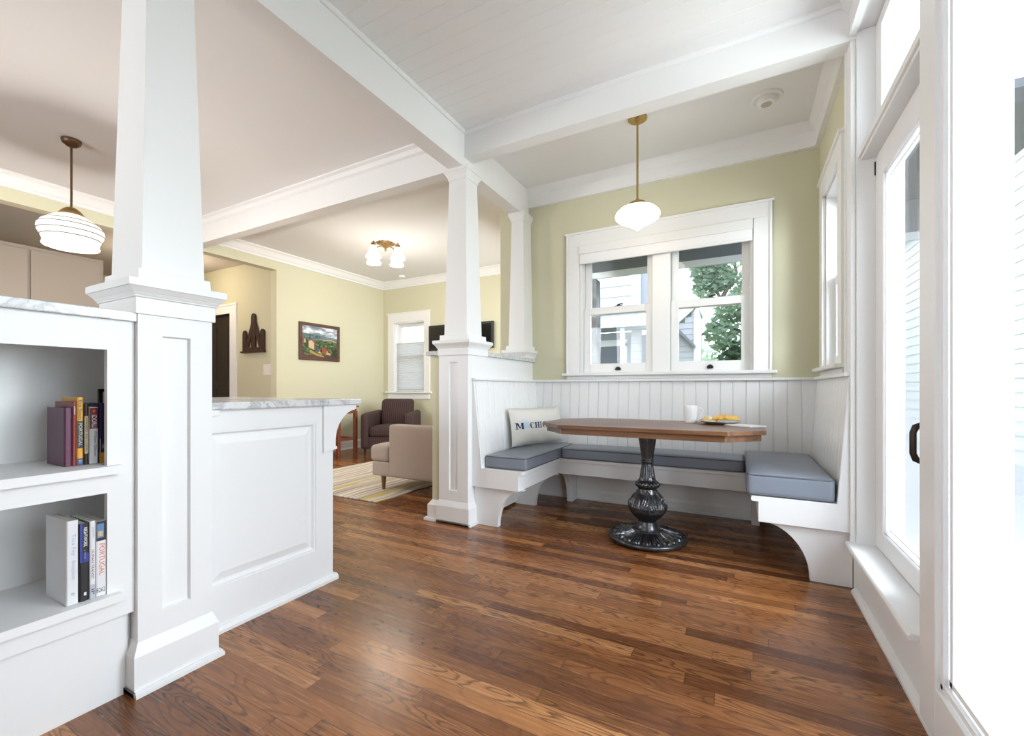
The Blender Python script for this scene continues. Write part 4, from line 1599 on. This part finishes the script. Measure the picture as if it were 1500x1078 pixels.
fx = thing('flush_ceiling_light', 'brass four-arm ceiling light with lit bell glass shades in the living room', 'ceiling light', (-4.10, 4.20, 2.65))
c = (-4.10, 4.20, 0)
def petal(r, z, t):
    return r * (1 + .10 * math.cos(12 * t))
MB().lathe([(.018, 2.835), (.035, 2.845), (.05, 2.862), (.075, 2.872), (.105, 2.888), (.11, 2.899)], c, 72, petal).build('backplate', ABRASS, fx, smooth=True)
MB().lathe([(.004, 2.785), (.010, 2.795), (.016, 2.805), (.010, 2.818), (.018, 2.83), (.018, 2.84)], c, 16).build('finial', ABRASS, fx, smooth=True)
cy_, sy_ = math.cos(math.radians(27.95)), math.sin(math.radians(27.95))
for (la, de) in ((-.21, 0), (.21, 0), (0, -.21), (0, .21)):
    px_, py_ = c[0] + la, c[1] + de
    m = MB()
    pth = []
    for i in range(13):
        q = i / 12
        pth.append((c[0] + (px_ - c[0]) * q, c[1] + (py_ - c[1]) * q, 2.850 + .028 * math.sin(PI * q) - .010 * q))
    m.tube(pth, .007, 8)
    a_ = m.build('arm', ABRASS, fx, smooth=True)
    MB().lathe([(.006, 2.868), (.014, 2.858), (.012, 2.846), (.030, 2.838), (.034, 2.828), (.022, 2.822), (.028, 2.815), (.028, 2.80)], (px_, py_, 0), 20).build('holder', ABRASS, a_, smooth=True)
    MB().lathe([(.030, 2.808), (.038, 2.795), (.045, 2.765), (.055, 2.735), (.072, 2.705), (.088, 2.682), (.093, 2.668), (.090, 2.655), (.060, 2.650), (.02, 2.650)], (px_, py_, 0), 28).build('shade', MILK2, fx, smooth=60)
    point('living_bulb', (px_, py_, 2.60), 6.5, (1.0, .92, .80), .05)

sd_ = thing('smoke_detector', 'small white smoke detector on the living room ceiling', 'smoke detector', (-5.05, 5.55, 2.87))
MB().lathe([(.035, 2.868), (.05, 2.872), (.056, 2.885), (.058, 2.899)], (-5.05, 5.55, 0), 28).build('housing', WHITE, sd_, smooth=True)
MB().lathe([(.008, 2.863), (.010, 2.869)], (-5.05, 5.55, 0), 12).build('test_button', VENT, sd_)
dl = thing('recessed_downlight', 'white recessed eyeball downlight in the nook ceiling', 'downlight', (.15, 3.27, 2.885))
c = (.15, 3.27, 0)
MB().lathe([(.060, 2.893), (.078, 2.885), (.092, 2.890), (.094, 2.8995), (.058, 2.8995)], c, 40, cap=False).build('trim_ring', WHITE, dl, smooth=True)
m = MB().lathe([(.034, 2.858), (.048, 2.862), (.058, 2.876), (.060, 2.894), (.040, 2.897)], c, 32)
m.build('eyeball', WHITE, dl, smooth=True)
MB().lathe([(.032, 2.8565), (.032, 2.859)], c, 24).build('lens', VENT, dl)

# ================================================================== living room and hall
rug = MB().box(-4.42, -2.80, 2.77, 4.55, 0, .011).build('striped_rug', RUG, bevel=.003)
tag(rug, 'beige rug with taupe and yellow stripes under the taupe armchair', 'rug')

ac = thing('armchair', 'taupe armchair seen from the side, on the striped rug', 'armchair', (-2.75, 3.49, .011))
MB().rbox(-3.20, -2.20, 3.09, 3.89, .150, .285, r=.018, cuts=8).build('base', TAN, ac, smooth=60)
MB().rbox(-2.975, -2.20, 3.080, 3.205, .150, .655, r=.028, cuts=12).build('armrest', TAN, ac, smooth=60)
MB().rbox(-2.975, -2.20, 3.775, 3.900, .150, .655, r=.028, cuts=12).build('armrest', TAN, ac, smooth=60)
MB().rbox(-2.45, -2.19, 3.19, 3.79, .28, .665, r=.03, cuts=10).build('backrest', TAN, ac, smooth=60)
m = MB().rbox(-3.225, -2.46, 3.21, 3.77, .287, .445, r=.04, puff=.015, cuts=14)
m.rbox(-3.225, -2.985, 3.085, 3.895, .287, .445, r=.04, puff=.012, cuts=12)
m.build('seat_cushion', TAN, ac, smooth=60)
for x in (-3.10, -2.30):
    for y in (3.15, 3.83):
        MB().lathe([(.013, .011), (.026, .152)], (x, y, 0), 16).build('leg', LEGW, ac, smooth=True)

pc_ = thing('armchair', 'dark plum pinstriped armchair against the living room wall', 'armchair', (-4.84, 5.12, 0), math.radians(28), local=True)
pc_.scale = (.84, 1, 1)
MB().rbox(-.33, .33, -.40, .33, .10, .28, r=.02, cuts=8).build('base', PURP, pc_, smooth=60)
def armf(sx1):
    def f(p, u, v):
        z = p.z
        return (p.x, p.y, z + (.03 * (p.y + .40) * (1 if z > .4 else 0)))
    return f
for sx1 in (-1, 1):
    m = MB().rbox(min(sx1 * .445, sx1 * .30), max(sx1 * .445, sx1 * .30), -.43, .36, .09, .63, r=.06, cuts=14, fn=armf(sx1))
    m.build('armrest', PURP, pc_, smooth=60)
MB().rbox(-.295, .295, -.42, .20, .275, .425, r=.05, puff=.02, cuts=14).build('seat_cushion', PURP, pc_, smooth=60)
MB().rbox(-.295, .295, .12, .38, .25, .83, r=.07, cuts=14, fn=lambda p, u, v: (p.x, p.y + .16 * (p.z - .4), p.z)).build('backrest', PURP, pc_, smooth=60)
for x in (-.38, .38):
    for y in (-.36, .30):
        MB().lathe([(.016, 0), (.026, .10)], (x, y, 0), 12).build('leg', DARKW, pc_, smooth=True)

ct = thing('console_table', 'reddish wood console table with stretchers along the living room wall', 'table', (-5.38, 4.3, 0))
for x in (-5.64, -5.10):
    for y in (3.96, 4.29, 4.60):
        MB().box(x - .024, x + .024, y - .024, y + .024, 0, .66).build('leg', REDW, ct, bevel=.003)
MB().box(-5.675, -5.065, 3.92, 4.64, .72, .745).build('tabletop', REDW, ct, bevel=.004)
m = MB()
m.box(-5.115, -5.085, 3.96, 4.60, .63, .72); m.box(-5.655, -5.625, 3.96, 4.60, .63, .72)
m.box(-5.655, -5.085, 3.945, 3.975, .63, .72); m.box(-5.655, -5.085, 4.585, 4.615, .63, .72)
m.build('apron', REDW, ct, bevel=.002)
m = MB()
m.box(-5.112, -5.088, 3.97, 4.59, .235, .275); m.box(-5.652, -5.628, 3.97, 4.59, .235, .275)
for y in (3.96, 4.29, 4.60):
    m.box(-5.63, -5.11, y - .012, y + .012, .24, .27)
m.build('stretcher', REDW, ct, bevel=.002)

tv = thing('flat_television', 'black flat television on the living room wall behind the half wall', 'television', (-4.0, YF - .05, 1.64))
m = MB()
m.box(-4.64, -3.38, YF - .065, YF - .03, 1.63, 2.05)
m.build('housing', TVF, tv, bevel=.004)
MB().box(-4.60, -3.42, YF - .068, YF - .064, 1.665, 2.015).build('screen', TVB, tv)
MB().box(-4.2, -3.8, YF - .03, YF - .002, 1.72, 1.96).build('wall_bracket', BLACKM, tv)

# framed landscape on the long wall
pa = thing('framed_painting', 'framed painting of a green valley with cream and red houses', 'painting', (XL + .02, 4.46, 1.425))
a0, a1, b0, b1 = 4.105, 4.82, 1.425, 1.985
m = MB()
f_ = .045
for b_ in ((a0, a0 + f_, b0, b1), (a1 - f_, a1, b0, b1), (a0 + f_, a1 - f_, b0, b0 + f_), (a0 + f_, a1 - f_, b1 - f_, b1)):
    m.box(XL + .001, XL + .032, *b_)
m.build('frame', FRAMEW, pa, bevel=.005)
ART = mat('painted_landscape', (.2, .3, .1), .6)
k = NT(ART)
s = k.n('SeparateXYZ', i_0=k.coord('Generated')).outputs
u_, v_ = s[1], s[2]
uv_ = k.comb(u_, v_)
hz_ = k.math('SUBTRACT', v_, k.math('SUBTRACT', .76, k.math('MULTIPLY', u_, .10)))
cl_ = k.n('TexNoise', noise_dimensions='2D', i_Vector=k.comb(k.math('MULTIPLY', u_, 4.0), k.math('MULTIPLY', v_, 9.0)), i_Scale=1.0, i_Detail=4.0).outputs[0]
sky = k.ramp(cl_, [(.38, (.14, .19, .24)), (.5, (.42, .47, .52)), (.6, (.72, .72, .74))])
fl_ = k.n('TexNoise', noise_dimensions='2D', i_Vector=uv_, i_Scale=16.0, i_Detail=5.0).outputs[0]
fld = k.ramp(fl_, [(.36, (.012, .030, .012)), (.5, (.045, .09, .025)), (.62, (.10, .14, .045)), (.72, (.30, .24, .10))])
hil = k.ramp(fl_, [(.35, (.03, .07, .05)), (.65, (.13, .20, .20))])
far_ = k.mix(k.math('GREATER_THAN', v_, .54), fld, hil)
pic = k.mix(k.math('GREATER_THAN', hz_, 0.0), far_, sky)
fr2 = k.mix(k.math('LESS_THAN', k.math('ADD', v_, k.math('MULTIPLY', fl_, .25)), .24), pic, (.075, .032, .022))
k.link(fr2, 'Base Color')
cv_ = MB().box(XL + .004, XL + .016, a0 + f_ - .004, a1 - f_ + .004, b0 + f_ - .004, b1 - f_ + .004).build('canvas', ART, pa)
cxm = {q: cm('painted_' + q, c_, .7) for q, c_ in (('cream', (.60, .42, .24)), ('red', (.30, .07, .04)), ('slate', (.07, .075, .10)), ('gold', (.35, .27, .06)), ('dark', (.015, .03, .015)), ('blue', (.14, .22, .28)), ('ochre', (.52, .36, .16)))}
W0, H0 = (a1 - a0 - 2 * f_), (b1 - b0 - 2 * f_)
def dab(pts, c_):
    m = MB()
    m.prism([(a0 + f_ + x * W0, b0 + f_ + y * H0) for x, y in pts], 'x', XL + .0155, XL + .0168)
    m.build('painted_shape', cxm[c_], cv_)
for pts, c_ in (
    ([(.18, .32), (.33, .24), (.33, .46), (.26, .55), (.18, .50)], 'cream'), ([(.26, .55), (.33, .46), (.36, .40), (.36, .52), (.30, .58)], 'red'),
    ([(.35, .22), (.46, .20), (.46, .33), (.38, .36)], 'slate'), ([(.42, .16), (.52, .14), (.50, .22)], 'cream'),
    ([(.50, .18), (.68, .14), (.68, .27), (.60, .36), (.52, .28)], 'red'), ([(.50, .20), (.55, .19), (.55, .30), (.51, .28)], 'cream'),
    ([(.66, .12), (.80, .10), (.80, .20), (.70, .26)], 'ochre'), ([(.71, .20), (.80, .18), (.82, .25), (.74, .28)], 'red'),
    ([(.0, .45), (.05, .44), (.05, .58), (.0, .60)], 'red'), ([(.05, .45), (.10, .45), (.10, .56), (.06, .58)], 'ochre'),
    ([(.22, .24), (.40, .14), (.62, .06), (.60, .02), (.40, .06), (.20, .16)], 'gold'),
    ([(.55, .62), (.75, .64), (1.0, .60), (1.0, .66), (.8, .70), (.60, .66)], 'blue'),
    ([(.48, .60), (.62, .57), (.80, .58), (.98, .53), (.98, .57), (.80, .62), (.62, .60)], 'ochre'),
    ([(.12, .30), (.15, .30), (.15, .56), (.13, .58)], 'dark'), ([(.46, .30), (.50, .30), (.50, .46), (.47, .44)], 'dark'), ([(.84, .08), (.98, .06), (.98, .34), (.86, .30)], 'dark')):
    dab(pts, c_)

# gothic wooden wall ornament
pq = thing('gothic_wall_plaque', 'dark wooden gothic-pointed ornament on the hall wall', 'wall ornament', (-6.30, 3.80, 1.50))
def picket(cx, w_, z0, z1):
    p = [(cx - w_ / 2, z0), (cx + w_ / 2, z0), (cx + w_ / 2, z1 - w_ * .75)]
    for i in range(9):
        q = i / 8
        p.append((cx + w_ / 2 * math.cos(PI * q), z1 - w_ * .75 + w_ * .75 * math.sin(PI * q)))
    p.append((cx - w_ / 2, z1 - w_ * .75))
    return p
for cx, w_, z0, z1 in ((-6.515, .085, 1.545, 1.86), (-6.085, .085, 1.545, 1.86), (-6.30, .09, 1.545, 2.10)):
    q = []
    for p in picket(cx, w_, z0, z1):
        if not q or abs(p[0] - q[-1][0]) + abs(p[1] - q[-1][1]) > 1e-6:
            q.append(p)
    MB().prism(q, 'y', 3.785, 3.815).build('picket', DARKW, pq, bevel=.003)
for s_ in (-1, 1):
    m = MB().prism([(-6.30 + s_ * .02, 1.98), (-6.30 + s_ * .05, 1.98), (-6.30 + s_ * .20, 1.62), (-6.30 + s_ * .165, 1.56), (-6.30 + s_ * .13, 1.60), (-6.30 + s_ * .02, 1.86)], 'y', 3.792, 3.812)
    m.build('brace', DARKW, pq, bevel=.003)
MB().box(-6.575, -6.03, 3.76, 3.818, 1.525, 1.55).build('bottom_rail', DARKW, pq, bevel=.004)
MB().box(-6.545, -6.055, 3.788, 3.816, 1.55, 1.60).build('cross_rail', DARKW, pq, bevel=.002)

sw = thing('light_switch', 'ivory light switch plate on the hall wall below the wooden ornament', 'light switch', (-6.0, 3.81, 1.20))
MB().box(-6.095, -5.91, 3.812, 3.819, 1.195, 1.345).build('plate', PLATEW, sw, bevel=.003)
for x in (-6.048, -5.957):
    MB().box(x - .018, x + .018, 3.806, 3.813, 1.235, 1.305).build('rocker', PLATEW, sw, bevel=.002)

hc = thing('tall_cabinet', 'tall greige cabinet in the dim hall beyond the pendant lamp', 'cabinet', (-6.85, 1.6, 0))
MB().box(-7.15, -6.52, 1.0, 2.19, 0, 2.48).build('body', GREIGE, hc, bevel=.006)
for y0, y1 in ((1.03, 1.585), (1.605, 2.16)):
    d_ = MB().box(-6.52, -6.50, y0, y1, .12, 2.44).build('door', GREIGE, hc, bevel=.004)
    yk = y1 - .05 if y0 < 1.3 else y0 + .05
    MB().lathe([(.006, -6.50), (.006, -6.485), (.014, -6.48), (.012, -6.468)], (0, yk, 1.1), 12, axis='x').build('knob', BRASS, d_, smooth=True)
point('hall_fill', (-7.0, 3.0, 2.55), 26, (1.0, .85, .62), .15)  # added point light to brighten the hall, no fixture stands here

# ================================================================== outdoors
ground = sbox('ground', LAWN, -25, 25, 3.95, 45, -.6, -.45)
sbox('ground_side', LAWN, .70, 25, -15, 3.95, -.6, -.45)
sbox('deck_floor', DECK, .69, 3.6, -3, 14, -.15, -.05)
m = MB()
m.box(-1.98, 2.0, 3.94, 6.0, 2.92, 2.98); m.box(-1.98, 2.0, 5.78, 5.98, 2.58, 2.92)
po = thing('porch_roof', 'dark slate painted porch beam and ceiling outside the double window', 'porch roof', (-1.2, 5.0, 2.5))
m.build('ceiling_and_beam', SOFFIT, po)
MB().box(-1.98, 2.0, 5.76, 5.80, 2.505, 2.585).build('edge_trim', GUTTER, po)
pi_ = MB().frustum((-1.985, -1.72, 5.70, 5.97), -.45, (-1.955, -1.745, 5.735, 5.935), 2.50).build('porch_pillar', STONE)
tag(pi_, 'grey stone porch pillar at the edge of the window view', 'pillar')


def lap(m, x0, x1, y, z0, z1, h=.17):
    z = z0
    while z < z1 - 1e-4:
        zt = min(z + h, z1)
        m.prism([(y, z), (y - .022, z), (y - .006, zt), (y, zt)], 'x', x0, x1)
        z += h


hA = thing('neighbour_house', 'pale sided neighbour house with dark door, seen through the left hand sash', 'house', (-3.3, 11.5, -.45))
m = MB()
lap(m, -5.5, -2.40, 11.0, 2.80, 5.6, .27)
lap(m, -2.48, -2.20, 11.2, -.45, 2.5, .2)
m.build('siding', SIDING, hA)
m = MB()
m.box(-2.42, -2.20, 10.95, 11.05, 2.80, 5.6)
m.box(-5.5, -1.98, 10.5, 10.58, 2.50, 2.76)
m.box(-3.5, -2.66, 11.50, 11.58, 2.13, 2.30); m.box(-2.79, -2.66, 11.50, 11.58, -.45, 2.2)
m.box(-2.64, -2.54, 10.7, 10.8, -.45, 2.5)
m.build('trim', SIDTRIM, hA)
m = MB()
m.box(-5.5, -2.0, 10.56, 11.0, 2.76, 2.84)  # darker strip above the fascia, built in place of a shadow line
m.box(-5.5, -1.95, 11.02, 11.4, 2.5, 5.6)
m.box(-5.5, -2.48, 11.55, 11.7, -.45, 2.5)
m.build('wall', MATS.get('x') or mat('blue_grey_house_paint', (.27, .285, .32), .7), hA)
MB().box(-3.42, -2.79, 11.48, 11.55, -.45, 2.13).build('door', DKDOOR, hA)
m = MB()
m.box(-2.19, -2.06, 11.1, 11.15, 1.55, 2.35)
m.build('window', DKDOOR, hA)
MB().box(-5.6, -1.9, 10.9, 14, 5.6, 5.9).build('roof', SHING, hA)
hB = thing('neighbour_house', 'gabled grey sided house beside the tree, seen through the right hand sash', 'house', (-1.5, 12.2, -.45))
m = MB()
z = -.45
while z < 3.05:
    zt = min(z + .15, 3.05)
    def lx(zz):
        return -1.50 if zz < 2.64 else -1.5 + (zz - 2.64) / .42 * .45
    m.prism([(12.0, z), (11.978, z), (11.994, zt), (12.0, zt)], 'x', lx(zt), -1.0)
    z += .15
m.build('siding', SIDING, hB)
MB().prism([(-1.06, -.45), (-.89, -.45), (-.89, 2.75), (-.985, 3.12), (-1.06, 2.95)], 'y', 11.93, 12.3).build('corner_board', SIDTRIM, hB)
MB().prism([(-1.55, 2.70), (-1.02, 2.10), (-1.02, 2.02), (-1.55, 2.60)], 'y', 11.75, 12.0).build('lower_roof', SHING, hB)
MB().prism([(-2.6, 1.75), (-.98, 3.16), (-.98, 3.10), (-2.6, 1.66)], 'y', 11.9, 14.0).build('roof', SIDTRIM, hB)


def foliage(name, blobs, n, size, m_, parent=None):
    mb = MB()
    for i in range(n):
        bx_ = random.choice(blobs)
        while True:
            p = Vector((random.uniform(-1, 1), random.uniform(-1, 1), random.uniform(-1, 1)))
            if p.length < 1:
                break
        p = Vector((bx_[0] + p.x * bx_[3], bx_[1] + p.y * bx_[3], bx_[2] + p.z * bx_[4]))
        d = Vector((random.gauss(0, 1), random.gauss(0, 1), random.gauss(0, .6))).normalized()
        q = d.cross(Vector((random.gauss(0, 1), random.gauss(0, 1), random.gauss(0, 1)))).normalized()
        s_ = size * random.uniform(.6, 1.3)
        vs = [mb.bm.verts.new(v) for v in (p - d * s_, p + q * s_ * .5, p + d * s_, p - q * s_ * .5)]
        mb.bm.faces.new(vs)
    return mb.build(name, m_, parent)


tr_ = thing('garden_tree', 'leafy green tree behind the double window, its branches spreading', 'tree', (.5, 14.5, -.45))
m = MB()
m.tube([(.5, 14.5, -.45), (.45, 14.5, 1.2), (.30, 14.4, 2.2), (.1, 14.3, 2.9)], [.20, .16, .14, .12], 10)
m.build('trunk', BARK, tr_, smooth=True)
m = MB()
for pts in (([.1, 14.3, 2.9], [-.5, 14, 3.6], [-1.0, 13.6, 4.6], [-1.2, 13.5, 5.4]), ([.1, 14.3, 2.9], [.3, 14.2, 3.8], [.2, 14.1, 4.8], [.5, 14, 5.8]), ([.15, 14.3, 2.6], [-.6, 14.0, 2.9], [-1.1, 13.8, 2.5]),
            ([.30, 14.4, 2.2], [1.0, 14.3, 3.2], [1.8, 14.2, 4.2]), ([-.5, 14, 3.6], [-.1, 13.8, 4.3], [-.3, 13.7, 5.2]), ([.45, 14.5, 1.6], [-.2, 14.2, 2.2], [-.7, 14.0, 3.0])):
    m.tube(pts, [.07, .05, .035, .022][:len(pts)], 7)
m.build('branches', BARK, tr_, smooth=True)
foliage('foliage', [(.2, 14, 4.6, .9, .7), (.9, 14.2, 4.2, .9, .8), (-.5, 13.8, 2.6, .45, .5), (.3, 14, 3.2, .6, .5), (1.2, 14.2, 3.0, .8, .7), (.0, 13.8, 1.9, .8, .6), (1.0, 14, 1.6, .9, .8), (-.7, 13.7, 4.9, .6, .5), (.6, 13.9, 2.4, .7, .6), (1.6, 14.6, 5.3, 1.1, .8), (.2, 13.9, 5.4, .8, .6), (-.95, 13.7, 4.5, .4, .4), (-.5, 13.9, 4.2, .4, .4), (-.6, 13.9, 5.3, .5, .4), (.4, 14.2, 3.9, .7, .5), (-.2, 13.8, 3.3, .5, .4), (-.9, 13.8, 4.0, .35, .4)], 7000, .10, LEAF, tr_)
bu = thing('garden_bush', 'dark green bush low in the right hand sash, in front of the tree', 'bush', (-.15, 12.0, -.45))
foliage('foliage', [(-.15, 12.0, 1.82, .34, .35), (-.05, 12.0, 1.35, .5, .5), (-.1, 12.0, .6, .6, .9)], 900, .09, LEAFD, bu)
MB().tube([(-.1, 12.0, -.45), (-.1, 12.0, 1.2)], .05, 8).build('stem', BARK, bu)
hd_ = foliage('garden_hedge', [(x * 1.2 - 8, 20 + (x % 3), .8 + (x % 2) * .7, 1.6, 1.5) for x in range(8)], 4000, .22, LEAF)
tag(hd_, 'pale green hedge at the back of the garden', 'hedge')
hC = thing('neighbour_house', 'white sided house wall across the deck beyond the patio glass', 'house', (3.4, 8, -.45))
m = MB()
z = -.45
while z < 4.4:
    m.prism([(3.4, z), (3.378, z), (3.394, z + .2), (3.4, z + .2)], 'y', 4.3, 19)
    z += .2
m.build('siding', SIDTRIM, hC)
MB().box(3.2, 8, 4.1, 19.2, 4.4, 4.7).build('roof', SHING, hC)
